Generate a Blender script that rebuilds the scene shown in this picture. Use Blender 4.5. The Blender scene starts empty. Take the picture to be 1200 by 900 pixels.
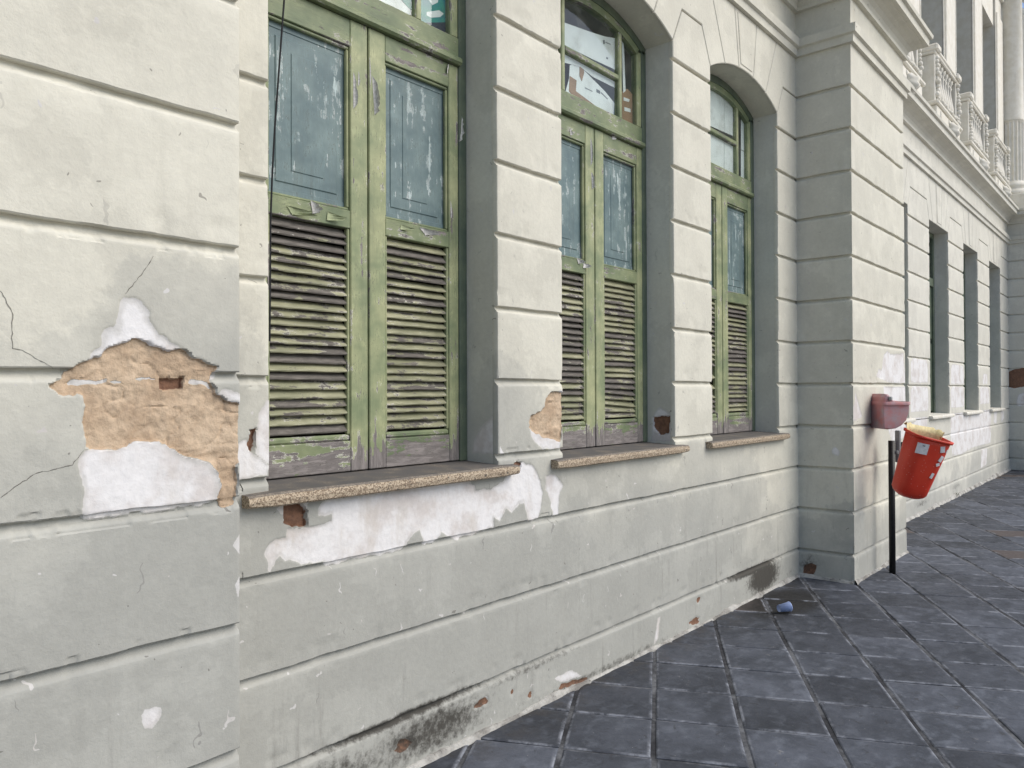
import bpy, math, random
import numpy as np
from mathutils import Vector, Matrix
S = bpy.context.scene
C = S.collection
R = math.radians
rnd = random.Random(7)

# ------------------------------------------------------------------ camera
CAMH = 1.55
FPX, YAW, PIT, ROL = 900.0, R(40.76), R(0.5), R(-0.22)      # pixels of a 1200 px wide picture
def ray(u, v):
    x = (u - 600) / FPX; y = (450 - v) / FPX
    c, s = math.cos(ROL), math.sin(ROL); x, y = c*x - s*y, s*x + c*y
    cp, sp = math.cos(PIT), math.sin(PIT)
    fw, up = cp - sp*y, sp + cp*y
    return Vector((fw*math.cos(YAW) + x*math.sin(YAW), fw*math.sin(YAW) - x*math.cos(YAW), up))
def onY(p, Y):
    d = ray(*p); t = Y / d.y; return (d.x*t, CAMH + d.z*t)
def onX(p, X):
    d = ray(*p); t = X / d.x; return (d.y*t, CAMH + d.z*t)
def onG(p, z=0.0):
    d = ray(*p); t = (z - CAMH) / d.z; return (d.x*t, d.y*t)
cam = bpy.data.cameras.new('camera'); camo = bpy.data.objects.new('camera', cam); C.objects.link(camo)
cam.sensor_width = 36; cam.lens = FPX / 1200 * 36; cam.clip_start = 0.05; cam.clip_end = 3000
fwd = ray(600, 450).normalized(); rgt = (ray(700, 450) - ray(600, 450)).normalized(); upv = (ray(600, 350) - ray(600, 450)).normalized()
M3 = Matrix((rgt, upv, -fwd)).transposed()
camo.matrix_world = Matrix.Translation((0, 0, CAMH)) @ M3.to_4x4()
S.camera = camo

# ------------------------------------------------------------------ light
SUN_AZ, SUN_EL = R(-63), R(44)            # towards the sun: east of the street, soft light
w = bpy.data.worlds.new('World'); S.world = w; w.use_nodes = True
wn = w.node_tree.nodes; wn.clear()
sky = wn.new('ShaderNodeTexSky'); sky.sky_type = 'NISHITA'; sky.sun_disc = False
sky.sun_elevation = SUN_EL; sky.sun_rotation = math.pi/2 - SUN_AZ
sky.air_density = 1.0; sky.dust_density = 1.6; sky.ozone_density = 1.0
bg = wn.new('ShaderNodeBackground'); bg.inputs['Strength'].default_value = 0.115
wo = wn.new('ShaderNodeOutputWorld')
w.node_tree.links.new(sky.outputs[0], bg.inputs[0]); w.node_tree.links.new(bg.outputs[0], wo.inputs[0])
sun = bpy.data.lights.new('sun', 'SUN'); sun.energy = 2.0; sun.angle = R(50); sun.color = (1.0, 0.945, 0.86)
suno = bpy.data.objects.new('sun', sun); C.objects.link(suno)
sd = Vector((math.cos(SUN_EL)*math.cos(SUN_AZ), math.cos(SUN_EL)*math.sin(SUN_AZ), math.sin(SUN_EL)))
suno.rotation_euler = sd.to_track_quat('Z', 'Y').to_euler(); suno.location = (8, -12, 14)
S.view_settings.view_transform = 'Standard'; S.view_settings.look = 'None'
S.view_settings.exposure = 0.50; S.view_settings.gamma = 1.0
S.view_settings.use_curve_mapping = False

# ------------------------------------------------------------------ node helper
class NT:
    def __init__(s, name):
        s.m = bpy.data.materials.new(name); s.m.use_nodes = True
        s.t = s.m.node_tree; s.t.nodes.clear()
        s.out = s.t.nodes.new('ShaderNodeOutputMaterial')
        s.oc = s.t.nodes.new('ShaderNodeTexCoord').outputs['Object']
    def put(s, sock, v):
        if hasattr(v, 'is_linked'): s.t.links.new(v, sock)
        elif isinstance(v, (tuple, list)):
            sock.default_value = tuple(v) + ((1,) if len(v) == 3 and len(sock.default_value) == 4 else ())
        else: sock.default_value = v
    def n(s, typ, ins=None, out=0, **props):
        nd = s.t.nodes.new(typ)
        for k, v in props.items(): setattr(nd, k, v)
        for k, v in (ins or {}).items(): s.put(nd.inputs[k], v)
        return nd.outputs[out]
    def math(s, op, a, b=0.0, clamp=False):
        return s.n('ShaderNodeMath', {0: a, 1: b}, operation=op, use_clamp=clamp)
    def add(s, a, b): return s.math('ADD', a, b)
    def mul(s, a, b): return s.math('MULTIPLY', a, b)
    def ss(s, v, lo, hi, a=0.0, b=1.0):
        return s.n('ShaderNodeMapRange', {0: v, 1: lo, 2: hi, 3: a, 4: b}, interpolation_type='SMOOTHSTEP')
    def mix(s, f, a, b):
        nd = s.t.nodes.new('ShaderNodeMix'); nd.data_type = 'RGBA'
        s.put(nd.inputs['Factor'], f); s.put(nd.inputs['A'], a); s.put(nd.inputs['B'], b); return nd.outputs['Result']
    def mulc(s, col, f):
        nd = s.t.nodes.new('ShaderNodeMix'); nd.data_type = 'RGBA'; nd.blend_type = 'MULTIPLY'
        s.put(nd.inputs['Factor'], 1.0); s.put(nd.inputs['A'], col)
        cc = s.n('ShaderNodeCombineColor', {0: f, 1: f, 2: f}); s.put(nd.inputs['B'], cc); return nd.outputs['Result']
    def map(s, scale=(1,1,1), vec=None, loc=(0,0,0)):
        return s.n('ShaderNodeMapping', {'Vector': vec or s.oc, 'Scale': scale, 'Location': loc})
    def noise(s, scale, detail=4, rough=.55, vec=None, dist=0.0, out=0):
        return s.n('ShaderNodeTexNoise', {'Vector': vec or s.oc, 'Scale': scale, 'Detail': detail, 'Roughness': rough, 'Distortion': dist}, out)
    def vor(s, scale, vec=None, out='Distance', feat='F1', rand=1.0, dim='3D'):
        nd = s.t.nodes.new('ShaderNodeTexVoronoi'); nd.feature = feat; nd.voronoi_dimensions = dim
        s.put(nd.inputs['Vector'], vec or s.oc); s.put(nd.inputs['Scale'], scale); s.put(nd.inputs['Randomness'], rand); return nd.outputs[out]
    def attr(s, name):
        nd = s.t.nodes.new('ShaderNodeAttribute'); nd.attribute_name = name; return nd
    def sep(s, v):
        nd = s.t.nodes.new('ShaderNodeSeparateXYZ'); s.put(nd.inputs[0], v); return nd.outputs
    def bump(s, h, strength=.3, dist=.01, normal=None):
        d = {'Height': h, 'Strength': strength, 'Distance': dist}
        if normal: d['Normal'] = normal
        return s.n('ShaderNodeBump', d)
    def rand(s):
        return s.n('ShaderNodeObjectInfo', out='Random')
    def done(s, col, rough=.7, normal=None, spec=.3, metal=0.0, **kw):
        d = {'Base Color': col, 'Roughness': rough, 'Specular IOR Level': spec, 'Metallic': metal}
        if normal: d['Normal'] = normal
        d.update(kw)
        b = s.n('ShaderNodeBsdfPrincipled', d)
        s.t.links.new(b, s.out.inputs[0]); return s.m

# ------------------------------------------------------------------ materials
def mat_stucco(name, cream, grey, zmid=1.45, zw=.45, reveal=False):
    t = NT(name); x, y, z = t.sep(t.oc)
    big = t.noise(1.1, 3, .5); med = t.noise(4.5, 4, .6); fine = t.noise(42, 5, .72)
    # repainted zones: cream coat high up, grey coat lower down, ragged overlaps
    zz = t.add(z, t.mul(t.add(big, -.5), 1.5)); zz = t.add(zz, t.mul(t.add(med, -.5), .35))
    zz = t.add(zz, t.ss(x, 1.2, 7.3, -.12, 1.1))  # greyer towards low x: shading at the near end put into the paint
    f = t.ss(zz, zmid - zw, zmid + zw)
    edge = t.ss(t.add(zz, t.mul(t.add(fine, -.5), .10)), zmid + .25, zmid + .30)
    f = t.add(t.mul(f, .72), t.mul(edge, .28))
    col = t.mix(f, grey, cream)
    # faint mottling and hand marks
    col = t.mulc(col, t.ss(med, .25, .8, .93, 1.05))
    col = t.mulc(col, t.ss(fine, .3, .75, .95, 1.04))
    bl = t.add(t.mul(big, .6), t.mul(med, .4))
    col = t.mulc(col, t.ss(t.add(bl, t.mul(fine, .06)), .545, .56, .955, 1.0))
    # rain streaks and splash grime low on the wall
    st = t.noise(1.0, 6, .72, vec=t.map((16, 16, 1.6)))
    low = t.ss(z, .05, 1.25, 1.0, .22)
    g = t.mul(t.mul(t.ss(st, .52, .78), low), t.ss(med, .35, .65, .25, 1.0))
    col = t.mix(t.mul(g, .72), col, (.155, .150, .135))
    # warm water stains up high
    ws = t.mul(t.ss(t.noise(1.0, 4, .6, vec=t.map((9, 9, .7), loc=(9, 2, 0))), .58, .8), t.ss(z, 2.0, 4.5, .1, .8))
    col = t.mix(t.mul(ws, .22), col, (.33, .27, .17))
    A = t.attr('dmg'); cs = t.t.nodes.new('ShaderNodeSeparateColor'); t.t.links.new(A.outputs['Color'], cs.inputs[0])
    dw, dp, db = cs.outputs[0], cs.outputs[1], cs.outputs[2]
    jit = t.mul(t.add(fine, -.5), .010)
    white = t.ss(t.add(dw, jit), -.0006, .0008)
    plas = t.ss(t.add(dp, jit), -.0006, .0010)
    brick = t.ss(t.add(db, jit), -.0006, .0010)
    # tiny white chips
    vv = t.n('ShaderNodeVectorMath', {0: t.oc, 1: t.n('ShaderNodeVectorMath', {0: t.noise(30, 1, .6, out=1), 'Scale': .05}, operation='SCALE')}, operation='ADD')
    q = t.sep(vv); vv = t.n('ShaderNodeCombineXYZ', {0: t.add(q[0], q[1]), 1: q[2], 2: 0.0})
    vc = t.sep(t.vor(6.5, vec=vv, out='Color', dim='2D')); vd = t.vor(6.5, vec=vv, dim='2D')
    chip = t.mul(t.math('GREATER_THAN', vc[0], .66 if not reveal else .8), t.math('LESS_THAN', vd, t.ss(vc[1], 0, 1, .010, .050)))
    vl = t.map((30, 4.5, 1), vec=vv, loc=(1, 5, 0)); vlc = t.sep(t.vor(1.0, vec=vl, out='Color', dim='2D')); vld = t.vor(1.0, vec=vl, dim='2D')
    scr = t.mul(t.math('GREATER_THAN', vlc[0], .955), t.math('LESS_THAN', vld, .085))
    scuff = t.mul(t.mul(t.math('LESS_THAN', vlc[1], .045), t.math('LESS_THAN', vld, t.ss(vlc[2], 0, 1, .05, .16))), t.ss(z, .3, 3.0, .8, .25))
    chip = t.math('MAXIMUM', chip, t.mul(scr, t.ss(z, .9, 1.3, 1, 0)))
    # pits
    vd3 = t.vor(15, vec=vv, dim='2D'); vc3 = t.sep(t.vor(15, vec=vv, out='Color', dim='2D'))
    pit = t.mul(t.math('GREATER_THAN', vc3[0], .90), t.math('LESS_THAN', vd3, t.ss(vc3[2], 0, 1, .02, .07)))
    wcol = t.mix(t.ss(t.noise(5, 4, .65), .44, .64), (.715, .705, .705), (.585, .55, .53))
    wcol = t.mulc(wcol, t.ss(fine, .25, .7, .93, 1.03))
    pn = t.noise(11, 4, .65); pn2 = fine
    pcol = t.mix(t.ss(pn, .3, .7), (.43, .315, .215), (.56, .435, .31)); pcol = t.mulc(pcol, t.ss(pn2, .25, .75, .80, 1.1))
    bcol = t.mix(t.ss(pn2, .3, .7), (.14, .075, .05), (.25, .135, .085))
    rim = t.ss(t.add(dw, t.mul(t.add(med, -.5), .05)), .001, .016)
    wcol = t.mix(rim, t.mix(.55, wcol, (.44, .43, .405)), wcol)
    wst = t.mul(t.ss(t.noise(1.0, 4, .65, vec=t.map((7, 7, 2.2), loc=(5, 0, 3))), .52, .72), .5)
    wcol = t.mix(wst, wcol, (.50, .455, .40))
    m1 = t.math('MAXIMUM', white, chip)
    col = t.mix(t.mul(pit, .55), col, (.10, .09, .08))
    col = t.mix(t.mul(scuff, .6), col, (.17, .165, .16))
    col = t.mix(m1, col, wcol); col = t.mix(plas, col, pcol); col = t.mix(brick, col, bcol)
    D = t.attr('dirt').outputs['Fac']
    mo = t.add(t.mul(D, 1.15), t.mul(t.add(t.noise(26, 4, .75), -.5), .95)); mo = t.ss(mo, .34, .80)
    mo = t.mul(mo, t.ss(D, .02, .15))
    col = t.mix(t.mul(mo, .92), col, (.040, .036, .030))
    h = t.add(t.add(t.mul(fine, 1.0), t.mul(med, 1.2)), t.mul(t.mul(plas, 2.2), fine))
    return t.done(col, t.ss(fine, .2, .8, .62, .85), t.bump(h, .55, .0035), spec=.25)
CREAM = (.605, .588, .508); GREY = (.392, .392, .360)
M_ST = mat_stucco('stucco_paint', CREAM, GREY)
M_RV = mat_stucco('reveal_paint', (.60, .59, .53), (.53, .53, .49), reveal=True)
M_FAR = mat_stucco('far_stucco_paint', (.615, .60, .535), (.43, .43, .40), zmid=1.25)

def mat_orn():
    t = NT('ornament_plaster'); n = t.noise(9, 5, .6); f = t.noise(60, 5, .6)
    col = t.mix(t.ss(n, .3, .7), (.62, .59, .51), (.70, .68, .62))
    col = t.mix(t.ss(t.noise(1.0, 4, .6, vec=t.map((12, 12, 1.5))), .6, .8, 0, .35), col, (.30, .27, .22))
    return t.done(col, .75, t.bump(f, .3, .004), spec=.25)
M_ORN = mat_orn()

def mat_wood(name, paint, paint2, bare, stretch, thr, zlow=None, rnd_amt=0.0, hi=(.62, .60, .57)):
    t = NT(name); x, y, z = t.sep(t.oc)
    wv = t.n('ShaderNodeNewGeometry', out='Position')
    gr = t.noise(1.0, 6, .65, vec=t.map(stretch, wv)); gr2 = t.noise(1.0, 5, .7, vec=t.map(tuple(q*3.3 for q in stretch), wv, loc=(4, 2, 9)))
    n = t.noise(5, 3, .6, vec=wv); f20 = t.noise(20, 4, .7, vec=wv)
    col = t.mix(t.ss(n, .3, .72), paint, paint2); col = t.mulc(col, t.ss(f20, .3, .8, .86, 1.08))
    peel = t.add(t.mul(gr, .75), t.mul(f20, .35))
    if zlow: peel = t.add(peel, t.ss(z, zlow[0], zlow[1], zlow[2], 0))
    if rnd_amt: peel = t.add(peel, t.mul(t.math('POWER', t.rand(), 2.2), rnd_amt))
    pm = t.ss(peel, thr, thr + .012)
    halo = t.mul(t.ss(peel, thr - .022, thr - .004), t.ss(n, .42, .6))
    bc = t.mix(t.ss(gr2, .3, .7), bare, tuple(q*1.9 for q in bare))
    col = t.mix(t.mul(halo, .75), col, hi); col = t.mix(pm, col, bc)
    grime = t.ss(t.noise(1.0, 4, .6, vec=t.map(tuple(q*.6 for q in stretch), wv, loc=(2, 8, 1))), .5, .8, 0, .35)
    col = t.mix(grime, col, (.06, .065, .05))
    ck = t.mul(t.ss(t.math('ABSOLUTE', t.add(gr2, -.5)), 0, .022, 1, 0), t.ss(f20, .46, .58))
    col = t.mix(t.mul(ck, .75), col, (.045, .047, .035))
    h = t.add(t.mul(pm, -1.0), t.mul(gr2, .8))
    return t.done(col, t.ss(pm, 0, 1, .5, .85), t.bump(h, .6, .002), spec=.35)
GRN, GRN2, BARE = (.205, .250, .138), (.385, .400, .225), (.135, .122, .118)
M_GV = mat_wood('green_paint_stile', GRN, GRN2, BARE, (26, 26, 3.0), .655, (1.20, 1.42, .26))
M_GH = mat_wood('green_paint_rail', (.140, .182, .100), (.260, .292, .160), BARE, (3.5, 26, 26), .625, (1.18, 1.40, .22))
M_FR = mat_wood('dark_green_frame_paint', (.075, .105, .078), (.125, .155, .105), BARE, (26, 26, 3.0), .76)
M_SL = mat_wood('slat_paint', (.245, .247, .155), (.385, .375, .245), (.095, .086, .077), (5, 30, 30), .635, rnd_amt=.25)
M_BL = mat_wood('blue_paint_board', (.100, .155, .168), (.175, .243, .243), (.25, .30, .30), (30, 30, 3.0), .635, hi=(.62, .66, .66))

def mat_glass():
    t = NT('window_glass')
    d = t.noise(7, 5, .6)
    fr = t.n('ShaderNodeFresnel', {'IOR': 1.5})
    tr = t.n('ShaderNodeBsdfTransparent', {'Color': (.90, .93, .92)})
    gl = t.n('ShaderNodeBsdfGlossy', {'Color': (1, 1, 1), 'Roughness': .03, 'Normal': t.bump(t.noise(2.2, 2, .5), .08, .02)})
    df = t.n('ShaderNodeBsdfDiffuse', {'Color': (.33, .33, .30)})
    bfc = t.n('ShaderNodeNewGeometry', out='Backfacing')
    m1 = t.n('ShaderNodeMixShader', {0: t.mul(fr, t.math('SUBTRACT', 1.0, bfc)), 1: tr, 2: gl})
    m2 = t.n('ShaderNodeMixShader', {0: t.ss(d, .45, .8, .02, .16), 1: m1, 2: df})
    t.t.links.new(m2, t.out.inputs[0]); return t.m
M_GL = mat_glass()
def mat_plain(name, col, rough=.6, var=.12, scale=12, bump=.15, spec=.3, col2=None, **kw):
    t = NT(name); n = t.noise(scale, 5, .65)
    c = t.mix(t.ss(n, .3, .72), col, col2) if col2 else t.mulc(col, t.ss(n, .25, .75, 1 - var, 1 + var))
    return t.done(c, rough, t.bump(t.noise(scale*6, 4, .6), bump, .003), spec=spec, **kw)
M_DARK = mat_plain('interior_dark', (.018, .017, .016), .9)
M_BACK = mat_plain('dark_backing_board', (.030, .028, .022), .9)
M_PAPER = mat_plain('white_paper', (.80, .81, .82), .75, .06, 5)
M_CARD = mat_plain('brown_cardboard', (.33, .20, .12), .85, .15, 10)
M_TEAL = mat_plain('teal_print', (.02, .19, .24), .5, .4, 18, col2=(.02, .30, .22))
M_NAVY = mat_plain('navy_film', (.012, .022, .05), .35)
M_INK = mat_plain('grey_ink', (.16, .17, .19), .8)
M_FLK = mat_plain('paint_flake_back', (.56, .55, .53), .8, .3, 90)
M_FLG = mat_plain('paint_flake_front', (.30, .34, .20), .6, .2, 40)
M_BLACK = mat_plain('black_post_paint', (.012, .012, .013), .45, .4, 40)
M_CABLE = mat_plain('black_rubber', (.012, .012, .014), .55)
M_STEEL = mat_plain('galvanised_steel', (.32, .33, .34), .45, .15, 30, metal=.7)
M_LINER = mat_plain('yellow_liner', (.66, .56, .30), .55, .25, 30)
M_STK = mat_plain('white_sticker', (.62, .61, .62), .6, .15, 40)
M_CUP = mat_plain('pale_blue_plastic', (.36, .45, .72), .35, .06, 30, spec=.5)
M_GRASS = mat_plain('weed_green', (.06, .10, .03), .8)
def mat_red():
    t = NT('red_plastic'); n = t.noise(5, 4, .6); s = t.noise(1, 5, .7, vec=t.map((60, 60, 12)))
    col = t.mix(t.ss(n, .3, .7), (.53, .028, .012), (.60, .045, .018))
    col = t.mix(t.ss(s, .64, .72, 0, .35), col, (.55, .30, .24))
    sp = t.math('LESS_THAN', t.vor(40), .10); col = t.mix(t.mul(sp, .5), col, (.6, .5, .45))
    return t.done(col, t.ss(n, .2, .8, .33, .5), t.bump(t.noise(45, 4, .6), .12, .002), spec=.4)
M_RED = mat_red()
def mat_pink():
    t = NT('faded_red_plastic'); n = t.noise(6, 5, .65); z = t.sep(t.oc)[2]
    col = t.mix(t.ss(n, .36, .66), (.46, .19, .19), (.38, .29, .31))
    col = t.mix(t.ss(t.noise(18, 5, .7), .5, .75, 0, .5), col, (.36, .27, .28))
    return t.done(col, .5, t.bump(t.noise(50, 4, .6), .15, .002), spec=.35)
M_PINK = mat_pink()
def mat_granite():
    t = NT('granite_sill'); a = t.vor(210, out='Color'); r = t.sep(a)[0]; n = t.noise(60, 4, .7)
    col = t.mix(t.ss(r, .2, .8), (.20, .15, .105), (.47, .39, .29))
    col = t.mix(t.ss(n, .58, .68), col, (.075, .07, .065))
    up = t.sep(t.n('ShaderNodeNewGeometry', out='Normal'))[2]
    dust = t.mul(t.ss(up, .55, .95), t.ss(t.noise(9, 5, .6), .2, .6, .65, 1.0))
    col = t.mix(dust, col, (.105, .10, .097))
    return t.done(col, .75, t.bump(n, .3, .002), spec=.3)
M_GRAN = mat_granite()
def mat_slab():
    t = NT('dark_paving_stone'); rv = t.rand(); px = t.n('ShaderNodeNewGeometry', out='Position')
    a = t.noise(3.0, 6, .7, vec=px); b = t.noise(18, 6, .72, vec=px, dist=.6); c = t.noise(120, 4, .6, vec=px)
    lay = t.noise(1.0, 5, .65, vec=t.map((9, 11, 10), vec=px))
    col = t.mix(t.ss(a, .3, .7), (.038, .043, .054), (.076, .084, .104))
    col = t.mix(t.ss(lay, .46, .72, 0, .75), col, (.112, .124, .150))
    col = t.mix(t.ss(b, .56, .70, 0, .75), col, (.040, .041, .045))
    col = t.mulc(col, t.ss(rv, 0, 1, .72, 1.30))
    col = t.mix(t.math('GREATER_THAN', rv, .95), col, (.085, .070, .066))
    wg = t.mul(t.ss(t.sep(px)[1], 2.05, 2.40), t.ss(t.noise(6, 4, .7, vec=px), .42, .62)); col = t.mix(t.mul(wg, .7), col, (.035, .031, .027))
    sp = t.mul(t.math('LESS_THAN', t.vor(26, vec=px), .05), t.math('GREATER_THAN', t.sep(t.vor(26, vec=px, out='Color'))[0], .55))
    col = t.mix(t.mul(sp, .8), col, (.34, .34, .34))
    smear = t.mul(t.ss(t.noise(9, 6, .75, vec=px), .60, .72), t.ss(t.noise(1.3, 2, .5, vec=px), .5, .62))
    col = t.mix(t.mul(smear, .65), col, (.27, .27, .275))
    # damp stain and spill by the wall corner
    dx = t.n('ShaderNodeVectorMath', {0: px, 1: (5.55, 2.16, 0)}, operation='SUBTRACT'); X, Y, Z = t.sep(dx)
    rr = t.add(t.mul(t.math('POWER', t.math('ABSOLUTE', X), 2.0), 1.3), t.mul(t.math('POWER', t.math('ABSOLUTE', Y), 2.0), 6.0)); rr = t.add(t.math('POWER', rr, .5), t.mul(t.add(b, -.5), .55))
    col = t.mix(t.ss(rr, .34, .72, .92, 0), col, (.016, .015, .014))
    ed = t.mul(t.attr('edge').outputs['Fac'], t.ss(t.noise(5, 4, .7, vec=px), .42, .6)); ed = t.mul(ed, t.ss(b, .3, .55))
    col = t.mix(t.mul(ed, .8), col, (.25, .265, .30))
    h = t.add(t.mul(b, .8), t.mul(c, .25)); h = t.add(h, t.mul(a, 1.2))
    return t.done(col, t.ss(b, .3, .7, .55, .8), t.bump(h, .6, .004), spec=.3)
M_SLAB = mat_slab()
def mat_joint():
    t = NT('paving_joint_mortar'); px = t.n('ShaderNodeNewGeometry', out='Position')
    a = t.noise(2.6, 5, .65, vec=px); b = t.noise(30, 6, .7, vec=px)
    col = t.mix(t.ss(a, .40, .62), (.035, .036, .040), (.135, .14, .15)); col = t.mulc(col, t.ss(b, .25, .75, .6, 1.25))
    return t.done(col, .9, t.bump(b, .8, .006), spec=.2)
M_JOINT = mat_joint()
def mat_mortar():
    t = NT('wall_foot_mortar'); a = t.noise(5, 5, .65); b = t.noise(45, 6, .75)
    col = t.mix(t.ss(a, .35, .6), (.20, .19, .175), (.46, .45, .42)); col = t.mix(t.ss(b, .56, .7), col, (.055, .052, .048))
    return t.done(col, .9, t.bump(b, 1.0, .006), spec=.2)
M_MORT = mat_mortar()
M_STREET = mat_plain('street_stone', (.46, .43, .38), .9, .2, 3)
M_CRACK2 = mat_plain('hairline_grey', (.50, .485, .43), .9, .2, 40)
M_CRACK = mat_plain('crack_dark', (.07, .065, .058), .9, .3, 40)

# ------------------------------------------------------------------ mesh helpers
def link(name, me, mat, parent=None):
    o = bpy.data.objects.new(name, me); C.objects.link(o)
    if mat and not me.materials:
        for m in (mat if isinstance(mat, (list, tuple)) else [mat]): me.materials.append(m)
    if parent: par(o, parent)
    return o
WORLD = {}
def wmat(o):
    m = o.matrix_basis.copy()
    if o.parent: m = wmat(o.parent) @ o.matrix_parent_inverse @ m
    return m
def par(o, p):
    o.parent = p; o.matrix_parent_inverse = wmat(p).inverted()
def mesh(name, vs, fs, smooth=False):
    me = bpy.data.meshes.new(name); me.from_pydata([tuple(v) for v in vs], [], fs); me.update()
    if smooth: me.polygons.foreach_set('use_smooth', [True]*len(me.polygons))
    return me
class MB:
    def __init__(s): s.v = []; s.f = []
    def quadgrid(s, P, closed=False):
        b = len(s.v); nr, nc = len(P), len(P[0])
        for r in P: s.v += [tuple(p) for p in r]
        for i in range(nr - 1):
            for j in range(nc if closed else nc - 1):
                k = (j + 1) % nc
                s.f.append((b + i*nc + j, b + i*nc + k, b + (i+1)*nc + k, b + (i+1)*nc + j))
        return s
    def face(s, P):
        b = len(s.v); s.v += [tuple(p) for p in P]; s.f.append(tuple(range(b, b + len(P)))); return s
    def box(s, x0, x1, y0, y1, z0, z1, ch=0.0, M=None):
        """box, front/all edges chamfered"""
        c = min(ch, (x1-x0)*.45, (y1-y0)*.45, (z1-z0)*.45)
        b = len(s.v); pts = []
        if c <= 0:
            pts = [(x, y, z) for x in (x0, x1) for y in (y0, y1) for z in (z0, z1)]
            fs = [(0,1,3,2), (4,6,7,5), (0,4,5,1), (2,3,7,6), (0,2,6,4), (1,5,7,3)]
        else:
            idx = {}
            for ix, x in enumerate((x0, x1)):
                for iy, y in enumerate((y0, y1)):
                    for iz, z in enumerate((z0, z1)):
                        sx, sy, sz = (1, -1)[ix]*c, (1, -1)[iy]*c, (1, -1)[iz]*c
                        for a, p in enumerate(((x, y+sy, z+sz), (x+sx, y, z+sz), (x+sx, y+sy, z))):
                            idx[ix, iy, iz, a] = len(pts); pts.append(p)
            I = lambda *k: idx[k]; fs = []
            for q in (0, 1):
                fs.append([I(q,0,0,0), I(q,1,0,0), I(q,1,1,0), I(q,0,1,0)]); fs.append([I(0,q,0,1), I(1,q,0,1), I(1,q,1,1), I(0,q,1,1)])
                fs.append([I(0,0,q,2), I(1,0,q,2), I(1,1,q,2), I(0,1,q,2)])
                for r in (0, 1):
                    fs.append([I(0,q,r,1), I(1,q,r,1), I(1,q,r,2), I(0,q,r,2)]); fs.append([I(q,0,r,0), I(q,1,r,0), I(q,1,r,2), I(q,0,r,2)])
                    fs.append([I(q,r,0,0), I(q,r,1,0), I(q,r,1,1), I(q,r,0,1)])
                    for k in (0, 1): fs.append([I(q,r,k,0), I(q,r,k,1), I(q,r,k,2)])
        if M: pts = [tuple(M @ Vector(p)) for p in pts]
        s.v += pts; s.f += [tuple(b + i for i in f) for f in fs]; return s
    def tube(s, pts, r, n=8, caps=True):
        pts = [Vector(p) for p in pts]; rs = r if isinstance(r, (list, tuple)) else [r]*len(pts)
        rows = []; 
        for i, p in enumerate(pts):
            d = (pts[min(i+1, len(pts)-1)] - pts[max(i-1, 0)]).normalized()
            a = d.cross(Vector((0, 0, 1)) if abs(d.z) < .9 else Vector((1, 0, 0))).normalized(); b_ = d.cross(a)
            rows.append([p + (a*math.cos(2*math.pi*k/n) + b_*math.sin(2*math.pi*k/n))*rs[i] for k in range(n)])
        s.quadgrid(rows, True)
        if caps: s.face(rows[0][::-1]); s.face(rows[-1])
        return s
    def lathe(s, prof, c, n=16):
        rows = [[(c[0] + r*math.cos(2*math.pi*k/n), c[1] + r*math.sin(2*math.pi*k/n), c[2] + z) for k in range(n)] for r, z in prof]
        s.quadgrid(rows, True); s.face(rows[0][::-1]); s.face(rows[-1]); return s
    def prism(s, poly, y0, y1, axis='y', ch=0.0):
        """poly in (x,z), extruded from y0 (front) to y1 (back); chamfer on the front edge"""
        n = len(poly); P = lambda q, y: (q[0], y, q[1]) if axis == 'y' else (y, q[0], q[1])
        rows = [[P(q, y1) for q in poly]]
        if ch:
            cx = sum(q[0] for q in poly)/n; cz = sum(q[1] for q in poly)/n
            ins = inset(poly, ch); rows += [[P(q, y0 + ch) for q in poly], [P(q, y0) for q in ins]]
        else: rows += [[P(q, y0) for q in poly]]
        s.quadgrid(rows, True); s.face(rows[-1]); s.face(rows[0][::-1]); return s
    def build(s, name, mat, parent=None, smooth=False):
        me = mesh(name, s.v, s.f, smooth); o = link(name, me, mat, parent); fix(me); return o
import bmesh
def fix(me):
    bm = bmesh.new(); bm.from_mesh(me); bmesh.ops.remove_doubles(bm, verts=bm.verts, dist=1e-5)
    bmesh.ops.recalc_face_normals(bm, faces=bm.faces); bm.to_mesh(me); bm.free(); me.update()
def inset(poly, d):
    n = len(poly); area = sum(poly[i][0]*poly[(i+1) % n][1] - poly[(i+1) % n][0]*poly[i][1] for i in range(n))
    sg = 1 if area > 0 else -1; out = []
    for i in range(n):
        p0, p1, p2 = Vector(poly[i-1]), Vector(poly[i]), Vector(poly[(i+1) % n])
        e1 = (p1 - p0).normalized(); e2 = (p2 - p1).normalized()
        n1 = Vector((-e1.y, e1.x))*sg; n2 = Vector((-e2.y, e2.x))*sg
        b = (n1 + n2); k = b.length
        b = n1 if k < .2 else b/k
        out.append(tuple(p1 + b*min(d/max(b.dot(n1), .35), d*2.5)))
    return out

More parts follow.
